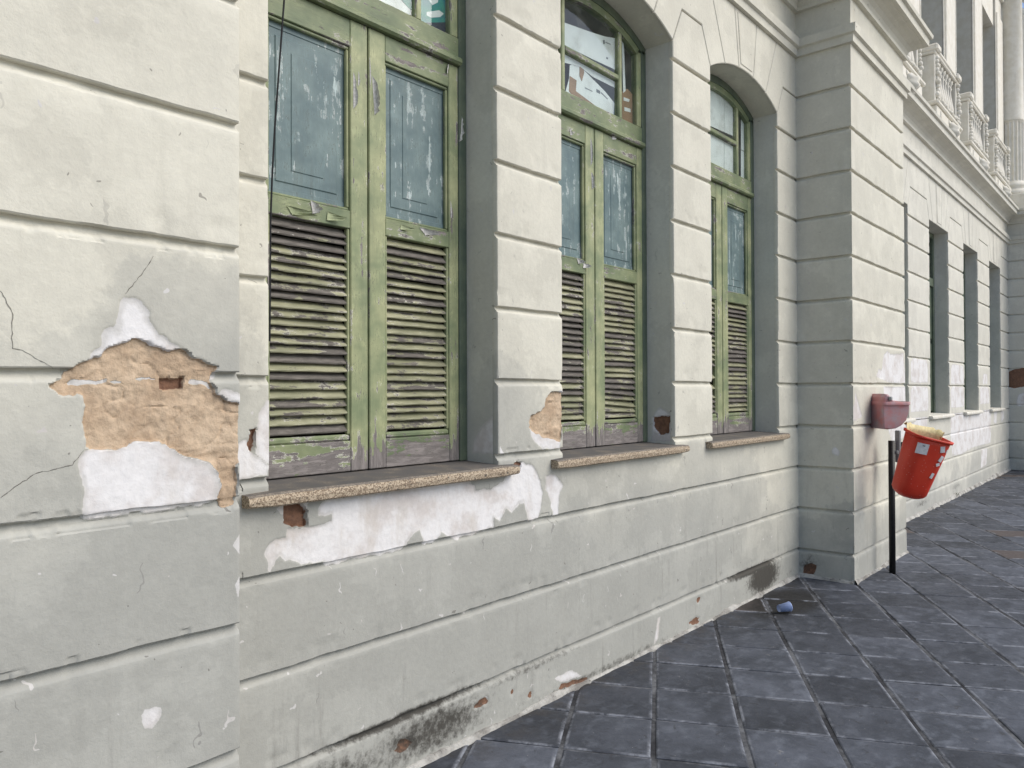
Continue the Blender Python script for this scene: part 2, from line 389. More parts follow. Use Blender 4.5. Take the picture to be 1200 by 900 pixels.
# numpy value noise
def _h(i, j, k, seed):
    n = (i*374761393 + j*668265263 + k*2147483647 + seed*1274126177) & 0xffffffff
    n = ((n ^ (n >> 13))*1274126177) & 0xffffffff; n = n ^ (n >> 16); return (n & 0xffff)/65535.0
def vnoise(x, y, seed=0):
    x = np.asarray(x, float); y = np.asarray(y, float)
    i = np.floor(x).astype(np.int64); j = np.floor(y).astype(np.int64); fx = x - i; fy = y - j
    fx = fx*fx*(3 - 2*fx); fy = fy*fy*(3 - 2*fy)
    a = _h(i, j, 0*i, seed); b = _h(i+1, j, 0*i, seed); c = _h(i, j+1, 0*i, seed); d = _h(i+1, j+1, 0*i, seed)
    return (a*(1-fx) + b*fx)*(1-fy) + (c*(1-fx) + d*fx)*fy
def fbm(x, y, seed=0, oct=4):
    s = 0; a = 1; t = 0
    for o in range(oct):
        s = s + a*vnoise(x*2**o + 17*o, y*2**o + 31*o, seed + o); t += a; a *= .55
    return s/t
def sdf(poly, X, Z):
    """signed distance, positive inside"""
    d = np.full(X.shape, 1e9); ins = np.zeros(X.shape, bool); n = len(poly)
    for i in range(n):
        ax, az = poly[i]; bx, bz = poly[(i+1) % n]; ex, ez = bx-ax, bz-az; L = ex*ex + ez*ez + 1e-12
        t = np.clip(((X-ax)*ex + (Z-az)*ez)/L, 0, 1); d = np.minimum(d, (X-ax-t*ex)**2 + (Z-az-t*ez)**2)
        if abs(bz-az) > 1e-9:
            c = ((az > Z) != (bz > Z)) & (X < (bx-ax)*(Z-az)/(bz-az) + ax); ins ^= c
    return np.where(ins, 1, -1)*np.sqrt(d)

# damage lists: plane key -> [(kind, polygon (s,z), depth)]
DMG = {}
def dmg(key, kind, pts, depth=0.0): DMG.setdefault(key, []).append((kind, pts, depth))
DIRT = {}
def wobble(X, Z, P): return (fbm(X*2.3 + P, Z*2.3, 5, 2) - .5)*.005 + (fbm(X*14, Z*14 + P, 9, 2) - .5)*.0012
def panel(name, parent, s0, s1, z0, z1, P, axis='y', key=None, res=.03, lo='cap', hi='cap', groove=(True, True), mat=None, dep=.034, sgn=1):
    """one stucco course: a face of the wall with undercut bottom edge and sloped top edge.
    axis 'y': face in plane y=P (looking to -y), s = x.  axis 'x': face in plane x=P (looking to -x), s = y.
    lo/hi: 'cap' free end, 'mitre' outer corner, 'plain' butts on something"""
    zs = []
    if groove[0]: zs += [(z0 + .014, dep), (z0 + .014, .004), (z0 + .0175, .0)]
    else: zs += [(z0, 0)]
    za = zs[-1][0]; zb = z1 - .019 if groove[1] else z1
    n = max(2, int((zb - za)/res) + 1); zs += [(za + (zb - za)*i/n, 0) for i in range(1, n + 1)]
    if groove[1]: zs += [(z1 - .016, .0012), (z1 - .008, .010), (z1 - .005, .0145), (z1 + .002, .021), (z1 + .007, .0235), (z1 + .016, .0235), (z1 + .017, dep)]
    ss = []
    if lo == 'cap': ss += [(s0, dep), (s0, .006), (s0 + .003, .0015), (s0 + .008, 0)]
    else: ss += [(s0, 0)]
    sb = s1 - .008 if hi == 'cap' else s1
    n = max(2, int((sb - ss[-1][0])/res) + 1); a0 = ss[-1][0]; ss += [(a0 + (sb - a0)*i/n, 0) for i in range(1, n + 1)]
    if hi == 'cap': ss += [(s1 - .003, .0015), (s1, .006), (s1, dep)]
    SS = np.array([q[0] for q in ss]); DS = np.array([q[1] for q in ss]); ZZ = np.array([q[0] for q in zs]); DZ = np.array([q[1] for q in zs])
    X, Z = np.meshgrid(SS, ZZ); D = np.maximum(DS[None, :], DZ[:, None])
    wob = wobble(X, Z, P)
    edge_z = (fbm(X*7 + z0*9, X*0 + P, 3, 4) - .5)*.009
    if groove[0]: Z = Z + np.where((np.arange(len(ZZ)) < 3)[:, None], edge_z, 0)
    near = np.zeros(len(ZZ)); near[1:6] = 1; near[-9:-4] = 1
    if groove[0] and groove[1]: D = np.where(D > .033, D, D + near[:, None]*np.clip((fbm(X*19, Z*13 + P, 33, 3) - .60)/.06, 0, 1)*.004)
    att = np.full(X.shape + (4,), -1.0); att[..., 3] = 1
    for kind, poly, depth in DMG.get(key, []):
        px = [q[0] for q in poly]; pz = [q[1] for q in poly]
        if max(px) < s0 - .02 or min(px) > s1 + .02 or max(pz) < z0 - .02 or min(pz) > z1 + .02: continue
        jx = X + (fbm(X*30, Z*30, 21) - .5)*.022; jz = Z + (fbm(X*30, Z*30, 44) - .5)*.022
        d = sdf(poly, jx, jz)
        if kind == 'x': att[..., 0] = np.maximum(att[..., 0], d); att[..., 1] = np.minimum(att[..., 1], -d); continue
        ch = 'wpb'.index(kind[0]); att[..., ch] = np.maximum(att[..., ch], d)
        if depth:
            t = np.clip(d/.004 + .5, 0, 1); rough = (fbm(X*22, Z*26, 7, 4) - .38)*depth*.7 + (fbm(X*70, Z*70, 17, 2) - .5)*depth*.35
            if kind == 'p':
                rg = 1 - np.abs(2*fbm(X*7, Z*11, 61, 3) - 1); rough = rough + np.clip((rg - .965)/.03, 0, 1)*.003
                lg = fbm(X*3, Z*28 + 3, 71, 3); rough = rough - np.clip((lg - .55)/.12, 0, 1)*.003
            D = np.where(D > .033, D, D*(1 - t) + t*np.maximum(depth + rough, D*.55 if depth < .005 else depth*.4))
    D = np.where(np.maximum(DS[None, :], DZ[:, None]) > .033, .034, np.minimum(D, .030))
    dirt = np.zeros(X.shape)
    for (cx, cz, rx, rz, a) in DIRT.get(key, []):
        dirt = np.maximum(dirt, a*np.exp(-((X-cx)/rx)**2 - ((Z-cz)/rz)**2))
    Sx = X.copy()
    if lo == 'mitre': Sx[:, 0] = np.minimum(X[:, 0] + D[:, 0], s1)
    if hi == 'mitre': Sx[:, -1] = X[:, -1] + D[:, -1]
    wob = wob.copy(); 
    for e, c in ((lo, 0), (hi, -1)):
        if e == 'mitre': wob[:, c] = 0
    Q = P + sgn*(D + wob)
    co = np.stack((Sx, Q, Z), -1) if axis == 'y' else np.stack((Q, Sx, Z), -1)
    nr, nc = X.shape; idx = np.arange(nr*nc).reshape(nr, nc)
    f = np.stack((idx[:-1, :-1], idx[:-1, 1:], idx[1:, 1:], idx[1:, :-1]), -1).reshape(-1, 4)
    if (axis == 'x') == (sgn > 0): f = f[:, ::-1]
    me = bpy.data.meshes.new(name); me.from_pydata(co.reshape(-1, 3).tolist(), [], f.tolist())
    a = me.attributes.new('dmg', 'FLOAT_COLOR', 'POINT'); a.data.foreach_set('color', att.reshape(-1))
    b = me.attributes.new('dirt', 'FLOAT', 'POINT'); b.data.foreach_set('value', dirt.reshape(-1))
    me.update(); me.polygons.foreach_set('use_smooth', [True]*len(me.polygons))
    try: me.set_sharp_from_angle(angle=R(35))
    except Exception: pass
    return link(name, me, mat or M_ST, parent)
# ------------------------------------------------------------------ tagging
def tag(o, label=None, cat=None, group=None, kind=None):
    if label: o['label'] = label
    if cat: o['category'] = cat
    if group: o['group'] = group
    if kind: o['kind'] = kind
    return o
def empty(name, loc):
    o = bpy.data.objects.new(name, None); C.objects.link(o); o.location = loc; o.empty_display_size = .2; return o
def plainattr(o):
    me = o.data; n = len(me.vertices)
    if 'dmg' not in me.attributes:
        a = me.attributes.new('dmg', 'FLOAT_COLOR', 'POINT'); a.data.foreach_set('color', [-1.0, -1.0, -1.0, 1.0]*n)
    return o

# ------------------------------------------------------------------ ground, street, paving
WY, PY, FY, RY = 2.381, 1.94, 2.40, 2.581        # wall plane, pilaster plane, far wall plane, shutter plane
K = [.22 + .3427*k for k in range(12)]            # joint heights
g = MB(); g.face([(-300, -300, -.16), (300, -300, -.16), (300, 300, -.16), (-300, 300, -.16)])
tag(g.build('ground', M_STREET), kind='structure')
pav = MB(); pav.box(-8, 26, -1.7, 2.9, -.15, -.007)
pavo = tag(pav.build('pavement', M_JOINT), kind='structure')
AA, AB = R(30.2), R(-63)
uA = Vector((math.cos(AA), math.sin(AA))); uB = Vector((math.cos(AB), math.sin(AB)))
nA = Vector((-math.sin(AA), math.cos(AA))); nB = Vector((math.sin(-AB), math.cos(AB)))
def cross_pt(a, b):                               # nA.p=a , nB.p=b
    det = nA.x*nB.y - nA.y*nB.x; return Vector(((a*nB.y - nA.y*b)/det, (nA.x*b - a*nB.x)/det))
def pix(x, y, z):
    d = Vector((x, y, z - CAMH)); f = d.dot(fwd); return (600 + FPX*d.dot(rgt)/f, 450 - FPX*d.dot(upv)/f, f)
PA, PB = .396, .385
def slab_geom(j, i, mb, M=None):
    ga, gb = .011, .005; o = cross_pt(.013 + (j+.5)*PA, 3.69 + (i+.5)*PB)
    cs = [cross_pt(.013 + (j+q)*PA + (ga if q == 0 else -ga), 3.69 + (i+r)*PB + (gb if r == 0 else -gb)) - o for q, r in ((0,0), (0,1), (1,1), (1,0))]
    ins = inset([tuple(c) for c in cs], .006); ins2 = inset([tuple(c) for c in cs], .018)
    rows = [[(p[0], p[1], -.02) for p in cs], [(p[0], p[1], -.0045) for p in cs], [(p[0], p[1], -.0012) for p in ins], [(p[0], p[1], 0) for p in ins2]]
    return o, rows
o0, rows0 = slab_geom(0, 0, None)
smb = MB(); smb.quadgrid(rows0, True); smb.face(rows0[-1]); slab_me = mesh('paving_slab', smb.v, smb.f); fix(slab_me); slab_me.materials.append(M_SLAB)
slab_ed = lambda v: 1.0 if v.z < -.0006 else 0.0
ea = slab_me.attributes.new('edge', 'FLOAT', 'POINT'); ea.data.foreach_set('value', [slab_ed(v.co) for v in slab_me.vertices])
cand = []
for j in range(-28, 16):
    for i in range(-24, 52):
        c = cross_pt(.013 + (j+.5)*PA, 3.69 + (i+.5)*PB)
        if not (-6 < c.x < 23 and -1.45 < c.y < 2.62): continue
        if 6.7 < c.x < 7.75 and c.y > 2.2: continue
        u, v, f = pix(c.x, c.y, 0)
        vis = f > .5 and -60 < u < 1260 and 400 < v < 960 and c.y < 2.55
        cand.append((0 if vis else 1, f if f > 0 else 99, c, j, i))
cand.sort(key=lambda q: (q[0], q[1]))
rest = MB()
for n_, (vis, f, c, j, i) in enumerate(cand):
    rz = R(rnd.uniform(-.5, .5)); dz = rnd.uniform(-.0025, .001); tx, ty = R(rnd.uniform(-.25, .25)), R(rnd.uniform(-.25, .25))
    M = Matrix.Translation((c.x + rnd.uniform(-.003, .003), c.y + rnd.uniform(-.003, .003), dz)) @ Matrix.Rotation(rz, 4, 'Z') @ Matrix.Rotation(tx, 4, 'X') @ Matrix.Rotation(ty, 4, 'Y')
    if n_ < 300:
        o = bpy.data.objects.new('paving_slab', slab_me); C.objects.link(o); o.matrix_basis = M; par(o, pavo)
    else:
        b = len(rest.v); rest.v += [tuple(M @ v.co) for v in slab_me.vertices]; rest.f += [tuple(b + k for k in p.vertices) for p in slab_me.polygons]
ro = link('paving_slabs', mesh('paving_slabs', rest.v, rest.f), M_SLAB, pavo); ro['kind'] = 'stuff'
kb = MB()
for q in range(28): kb.box(-7.9 + q*1.2, -7.9 + q*1.2 + 1.185, -1.92, -1.71, -.15, .0, .012)
tag(kb.build('kerb', M_JOINT), kind='structure')

# ------------------------------------------------------------------ damage to the plaster, outlined on the wall planes
def Zp(l, ox, oy, sc): return [(ox + a/sc, oy + b/sc) for a, b in l]
def P(key, kind, l, plane, depth=0.0, f=onY): dmg(key, kind, [f(q, plane) for q in l], depth)
z2 = lambda l: Zp(l, 0, 300, 2.8125)
P('PL', 'w', z2([(408,140),(440,138),(470,150),(495,185),(508,235),(525,262),(560,280),(595,300),(590,315),(560,330),(520,320),(450,310),(400,310),(360,325),(325,335),(290,345),(305,320),(335,290),(345,250),(378,235),(385,195)]), PY, .0025)
P('PL', 'p', z2([(450,272),(500,285),(560,318),(600,308),(660,345),(720,362),(700,380),(695,405),(720,430),(718,455),(740,475),(770,488),(830,485),(830,520),(830,560),(830,600),(830,650),(780,690),(785,820),(730,832),(725,800),(730,750),(720,710),(690,680),(640,665),(590,650),(550,625),(500,612),(440,612),(380,640),(300,640),(280,630),(275,560),(285,490),(275,455),(200,452),(165,430),(210,408),(212,380),(270,350),(330,330),(360,305),(400,282)]), PY, .013)
P('PL', 'w', z2([(285,640),(380,640),(440,612),(500,612),(550,625),(590,655),(640,668),(690,682),(720,720),(728,760),(722,810),(650,825),(560,840),(480,845),(380,862),(320,868),(275,870),(270,800),(275,770),(260,710),(265,680)]), PY, .003)
P('PL', 'w', z2([(718,455),(730,440),(760,440),(790,455),(830,470),(830,486),(770,488),(740,475)]), PY, .001)
P('PL', 'w', z2([(700,380),(720,375),(715,400),(695,405)]), PY)
P('PL', 'w', [(166,832),(180,827),(190,828),(189,840),(180,852),(168,853)], PY, .001)
P('PL', 'w', [(275,685),(282,672),(282,690),(279,702)], PY)
P('PL', 'w', [(274,640),(283,625),(283,650)], PY)
for l in ([(240,412),(300,404),(410,412),(406,420),(300,418),(262,432),(240,428)], [(615,412),(650,408),(690,415),(720,436),(690,432),(640,428)], [(420,410),(530,402),(528,410),(424,416)]): P('PL', 'x', z2(l), PY)
P('PL', 'b', z2([(535,405),(612,405),(612,435),(575,440),(537,435)]), PY, .035)
P('W', 'w', z2([(880,470),(896,480),(900,690),(870,676),(848,655),(840,610),(848,570),(855,510)]), WY, .003)
P('W', 'w', z2([(740,660),(800,605),(815,600),(835,650),(870,680),(890,690),(885,720),(800,745),(745,748)]), WY, .0025)
P('W', 'b', z2([(822,575),(845,570),(838,650),(825,630)]), WY, .02)
z6 = lambda l: Zp(l, 270, 480, 2.7907)
P('W', 'w', z6([(110,470),(125,440),(150,418),(178,420),(185,395),(240,385),(270,378),(330,365),(328,345),(285,350),(290,320),(320,290),(420,280),(520,265),(560,262),(600,245),(700,230),(765,228),(800,245),(805,265),(850,260),(890,235),(915,190),(955,172),(985,180),(1005,210),(1025,270),(1015,310),(1010,355),(995,368),(975,365),(960,305),(945,310),(920,335),(905,320),(880,365),(862,350),(860,385),(800,410),(740,425),(690,400),(675,435),(640,445),(620,395),(590,415),(570,460),(480,478),(400,490),(320,515),(300,495),(250,505),(180,490),(165,480),(130,530),(120,500)]), WY, .003)
P('W', 'w', z6([(1030,215),(1060,212),(1090,245),(1075,290),(1070,345),(1055,352),(1045,300),(1030,260)]), WY, .0025)
P('W', 'b', z6([(175,310),(200,295),(230,295),(248,330),(247,382),(200,385),(178,375)]), WY, .022)
P('W', 'w', z6([(150,325),(172,305),(177,350)]), WY); P('W', 'w', z6([(225,298),(255,305),(250,335)]), WY)
P('W', 'b', z6([(905,200),(935,170),(955,175),(945,200),(920,215)]), WY, .012)
z8 = lambda l: Zp(l, 560, 260, 3.0)
P('W', 'p', z8([(260,598),(300,600),(305,640),(302,700),(292,775),(250,762),(205,745),(180,725),(185,680),(215,670),(235,650),(240,620)]), WY, .012)
P('W', 'w', z8([(180,730),(205,740),(250,757),(292,770),(292,798),(230,800),(195,770)]), WY, .003)
P('W', 'w', z8([(283,592),(304,592),(304,618),(290,612)]), WY); P('W', 'w', z8([(76,785),(97,815),(76,818)]), WY)
for cx, cy, rx, ry, k in ((565,823,8,5,'b'), (600,811,2,4,'b'), (621,814,3,4,'b'), (815,728,6,4,'b'), (819,703,2,3,'b'), (472,874,9,8,'b'), (667,803,20,3,'b')):
    sl = -.42
    P('W', k, [(cx + rx*math.cos(a)*(1+.35*math.sin(3*a+cx)+.2*math.sin(5*a+cy)), cy + ry*math.sin(a) + sl*rx*math.cos(a)) for a in [q*math.pi/5 for q in range(10)]], WY, .006)
P('W', 'w', [(771,725),(774,722),(771,748),(766,757),(767,745)], WY); P('W', 'w', [(648,796),(668,786),(684,791),(660,800)], WY)
P('P2', 'w', [(1026.8,440),(1029.8,432),(1033.5,434),(1035.8,416),(1040,410.8),(1044,415),(1059,413.8),(1062,449),(1044,449),(1030.5,443.5)], PY, .003)
P('P2', 'w', [(1035.8,453),(1062,453),(1063,472),(1045,486),(1040,470),(1036,460)], PY, .003)
P('P2', 'w', Zp([(685,195),(740,390),(700,415),(668,425),(665,300),(680,290)], 900, 430, 6.667), PY, .003)
P('P2', 'w', [(1040,500),(1062,496),(1062,512),(1046,520)], PY)
P('P2R', 'w', Zp([(495,640),(525,622),(560,660),(550,700),(500,672)], 900, 430, 6.667), 6.42, 0, onX)
P('P2R', 'b', Zp([(455,690),(500,675),(545,690),(535,740),(500,775),(460,740)], 860, 540, 5.625), 6.42, .006, onX)
for x0, x1, za, zb in ((10.16, 10.98, 1.63, 1.92), (10.14, 11.0, 1.27, 1.58), (12.36, 13.2, 1.62, 1.90), (12.34, 13.22, 1.28, 1.58), (14.5, 15.3, 1.30, 1.58), (14.75, 15.15, 1.63, 1.80)):
    dmg('F', 'w', [(x0, za), (x1, za), (x1 + .02, (za+zb)/2), (x1 - .02, zb), (x0 + .1, zb + .01), (x0 - .02, zb - .05)], .001)
dmg('F', 'w', [(10.0,.93),(10.9,.92),(10.95,1.2),(10.0,1.2)]); dmg('F', 'w', [(12.4,.60),(13.0,.58),(13.9,.63),(15.4,.62),(15.5,1.2),(12.3,1.2),(12.3,.8)], .001)
dmg('F', 'w', [(15.7,.95),(16.0,.93),(16.1,1.18),(15.75,1.18)]); dmg('F', 'w', [(16.5,.93),(16.8,1.0),(16.7,1.2),(16.45,1.2)]); dmg('F', 'w', [(14.5,.25),(15.0,.28),(15.1,.55),(14.6,.56)])
dmg('V', 'b', [(2.42,1.58),(2.32,1.56),(2.1,1.60),(2.0,1.86),(2.15,1.95),(2.33,1.92),(2.43,1.85)], .02); dmg('V', 'w', [(2.38,1.78),(2.2,1.72),(2.1,1.85),(2.3,1.9)]); dmg('V', 'w', [(2.3,1.2),(2.1,1.25),(2.1,1.5),(2.25,1.45)])
RVX = 2.662
P('J1', 'w', Zp([(850,905),(860,850),(880,815),(900,790),(930,768),(945,800),(960,905)], 270, 230, 3.0), RVX, .001, onX)
DMG['J1'] = [('w', [(a, b) for a, b in DMG['J1'][0][1]], .0012)]
zj = lambda l: Zp(l, 640, 440, 7.06)
P('J2', 'w', zj([(880,345),(905,300),(935,262),(1000,290),(1040,325),(1030,420),(1060,470),(1085,540),(930,545),(870,545),(875,450)]), 4.333, .001, onX)
P('J2', 'b', zj([(885,350),(1035,330),(1020,400),(1005,480),(935,495),(890,420)]), 4.333, .014, onX)
DIRT['W'] = [(5.7, .12, .34, .13, .95), (5.5, .21, .55, .035, .95), (2.25, .12, .45, .13, .66), (2.1, .225, .6, .03, .8), (1.6, .1, .6, .13, .6), (2.9, .20, .6, .03, .5), (3.6, .02, 1.2, .04, .5), (3.0, .03, .6, .05, .4), (6.2, .05, .3, .08, .35), (4.4, .0, 1.5, .03, .35)]
DIRT['F'] = [(10.6, .12, .6, .06, .5), (12.6, .14, .4, .05, .5), (14, .02, 4, .03, .4)]
DIRT['P2R'] = [(2.3, .1, .12, .14, .5), (2.1, .0, .4, .03, .45)]
DIRT['P2'] = [(7.2, .0, 1, .02, .4)]

# ------------------------------------------------------------------ the building
B = empty('old_building', (4.0, 2.45, 0))
tag(B, 'long pale stucco civic building with rusticated courses, peeling paint and green shuttered windows', 'building')
FX = 17.4
def core(name, boxes, mat=M_ST):
    m = MB()
    for b in boxes: m.box(*b)
    return plainattr(m.build(name, mat, B))
def ring(m, x0, x1, y0, y1, prof, L=True, Rr=True):
    rows = [[(x0 - (p if L else 0), y1, z), (x0 - (p if L else 0), y0 - p, z), (x1 + (p if Rr else 0), y0 - p, z), (x1 + (p if Rr else 0), y1, z)] for p, z in prof]
    m.quadgrid(rows, True); m.face(rows[0]); m.face(rows[-1]); return m
OPEN = [(1.471, 2.662), (3.163, 4.333), (4.854, 6.019)]
SPR, RISE = 3.76, .145
# wall core behind the courses
yb = WY + .032
bx = [(1.09, 6.45, yb, 3.0, 0, 1.17)]
edges = [1.09] + [e for o in OPEN for e in o] + [6.45]
for a, b in zip(edges[0::2], edges[1::2]): bx.append((a + (.034 if a > 1.2 else 0), b - (.034 if b < 6.4 else 0), yb + .004, 3.0, 1.171, 3.95))
bx.append((1.09, 6.45, yb, 3.0, 3.951, 4.93))
wall = core('wall', bx)
def courses(key, parent, segs, ks, P_, axis='y', res=.03, fine=None, mat=None, name='wall_course', ends=('cap', 'cap'), zz=None, sgn=1):
    for k in ks:
        z0, z1 = (0.0 if k < 0 else K[k]), K[k+1]
        for s0, s1, lo, hi in segs:
            r = fine(k, s0, s1) if fine else res
            panel(name, parent, s0, s1, z0, z1, P_, axis, key, r, lo, hi, (k >= 0, True), mat, sgn=sgn)
# near wall: continuous courses under the sills
for k in (-1, 0, 1):
    for s0, s1, r in ((1.09, 2.6, .010), (2.6, 6.44, .012)) if k == -1 else ((1.09, 6.44, .014 if k == 0 else .016),):
        panel('wall_course', wall, s0, s1, 0 if k < 0 else K[k], K[k+1], WY, 'y', 'W', r, 'plain', 'plain', (k >= 0, True))
xs = [1.09] + [e for o in OPEN for e in (o[0] - .10, o[1] + .095)] + [6.44]
for i, (s0, s1) in enumerate(zip(xs[:-1], xs[1:])):
    panel('wall_course', wall, s0, s1, K[2], 1.170 if i % 2 else 1.2395, WY, 'y', 'W', .005 if i < 4 else .02, 'plain', 'plain', (True, i % 2 == 0))
piers = [(1.09, 1.471, 'plain', 'cap'), (2.662, 3.163, 'cap', 'cap'), (4.333, 4.854, 'cap', 'cap'), (6.019, 6.44, 'cap', 'plain')]
for k in range(3, 10):
    for q, (s0, s1, lo, hi) in enumerate(piers):
        z0 = 1.2405 if k == 3 else K[k]
        panel('pier_block', wall, s0, s1, z0, K[k+1], WY, 'y', 'W', (.006 if (k == 3 and q < 2) else .02), lo, hi)
for a, b in OPEN:
    panel('pier_foot', wall, a - .10, a, 1.19, 1.2405, WY, 'y', 'W', .01, 'plain', 'cap', (False, True)); panel('pier_foot', wall, b, b + .095, 1.19, 1.2405, WY, 'y', 'W', .01, 'cap', 'plain', (False, True))
# arches
def arch_pt(c, a, t, rise=RISE, off=0.0):
    if rise < 1e-3: return (c + t*(a + off), SPR + off)
    Rr = (a*a + rise*rise)/(2*rise); zc = SPR + rise - Rr; ang = math.asin(a/Rr)*t
    return (c + (Rr + off)*math.sin(ang), zc + (Rr + off)*math.cos(ang))
def tx(c, a, x, rise):      # parameter on the arch for a given x offset
    if rise < 1e-3: return x/a
    Rr = (a*a + rise*rise)/(2*rise); return math.asin(x/Rr)/math.asin(a/Rr)
TOP = 4.329
def arc(c, a, x0, x1, rise, n=10):
    t0, t1 = tx(c, a, x0, rise), tx(c, a, x1, rise); return [arch_pt(c, a, t0 + (t1 - t0)*i/n, rise) for i in range(n + 1)]
def vous(poly, Y, parent, mat, name='voussoir'):
    m = MB(); m.prism(inset(poly, .003), Y, Y + .033, ch=.005); return plainattr(m.build(name, mat, parent))
def head(opens, xl, xr, Y, parent, rise, mat):
    """pier caps, spandrels and voussoirs above a row of openings"""
    prev = None
    cs = [((a + b)/2, (b - a)/2) for a, b in opens]
    pe = [xl] + [e for o in opens for e in o] + [xr]
    for i, (a, b) in enumerate(zip(pe[0::2], pe[1::2])):
        il, ir = (a if i == 0 else a + .125), (b if i == len(cs) else b - .125)
        vous([(a, K[10] + .008), (b, K[10] + .008), (b, SPR), (ir, 4.0), (il, 4.0), (a, SPR)], Y, parent, mat, 'pier_cap')
        poly = [(il, 4.004), (ir, 4.004)]
        if i == 0: poly = [(a, 4.004)] + poly[1:]
        if i < len(cs):
            c, h = cs[i]; poly += [(b, SPR)] + arc(c, h, -h + .004, -.355, rise) + [(c - .58, TOP)]
        else: poly += [(xr, TOP)]
        if i > 0:
            c, h = cs[i-1]; poly += [(c + .58, TOP)] + arc(c, h, .355, h - .004, rise) + [(a, SPR)]
        else: poly += [(xl, TOP)]
        vous(poly, Y, parent, mat, 'spandrel')
    for c, h in cs:
        for s in (-1, 1):
            p = [(c + s*.58, TOP), (c + s*.195, TOP)] + [arch_pt(c, h, tx(c, h, s*x, rise), rise) for x in (.126, .18, .24, .3, .355)]
            vous(p, Y, parent, mat)
        kp = [(c - .195, TOP), (c + .195, TOP)] + [arch_pt(c, h, tx(c, h, x, rise), rise) for x in (.126, .04, -.04, -.126)]
        ko = vous(kp, Y, parent, mat, 'keystone')
        kz = kp[2][1] + .035; m = MB(); m.prism([(c - .15, TOP - .03), (c + .15, TOP - .03), (c + .10, kz), (c - .10, kz)], Y - .005, Y + .002, ch=.004)
        plainattr(m.build('keystone_panel', mat, parent))
head(OPEN, 1.09, 6.44, WY, wall, RISE, M_ST)
def reveal(x0, x1, key, Y=WY, rise=RISE, mat=M_RV, back=None):
    back = back or RY + .045
    rv = panel('reveal', B, Y + .032, back, 1.19, SPR + .01, x1, 'x', key, .008 if key else .05, 'plain', 'plain', (False, False), mat)
    panel('reveal', B, Y + .032, back, 1.19, SPR + .01, x0, 'x', None, .05, 'plain', 'plain', (False, False), mat, sgn=-1)
    c, h = (x0 + x1)/2, (x1 - x0)/2; m = MB(); n = 16
    rows = [[(*arch_pt(c, h, -1 + 2*i/n, rise)[:1], y, arch_pt(c, h, -1 + 2*i/n, rise)[1]) for i in range(n + 1)] for y in (Y + .016, back)]
    m.quadgrid(rows); so = plainattr(m.build('soffit', M_ST if Y < 2.39 else M_FAR, B, True))
for (a, b), key in zip(OPEN, ('J1', 'J2', None)): reveal(a, b, key)

# sills
def sill(x0, x1, Y, back, name='window_sill', top=1.205, th=.05, pr=.055):
    prof = [(back, top - th), (Y - pr + .012, top - th), (Y - pr + .003, top - th + .006), (Y - pr, top - th*.5), (Y - pr + .004, top - .008), (Y - pr + .014, top - .001), (back, top + .012)]
    m = MB(); n = 14; rows = []
    for i in range(n + 1):
        x = x0 + (x1 - x0)*i/n; w_ = (vnoise(np.array([x*9.0]), np.array([Y]), 3)[0] - .5)*.006
        e = .004 if i in (0, n) else 0
        rows.append([(x, y + (w_ + e if y < Y else 0), z + (e if z < top - .03 else -e)) for y, z in prof])
    m.quadgrid(rows, True); m.face(rows[0]); m.face(rows[-1]); return m.build(name, M_GRAN if Y < 2.39 else M_ORN, B)
for a, b in OPEN: sill(a - .105, b + .10, WY, RY + .05)

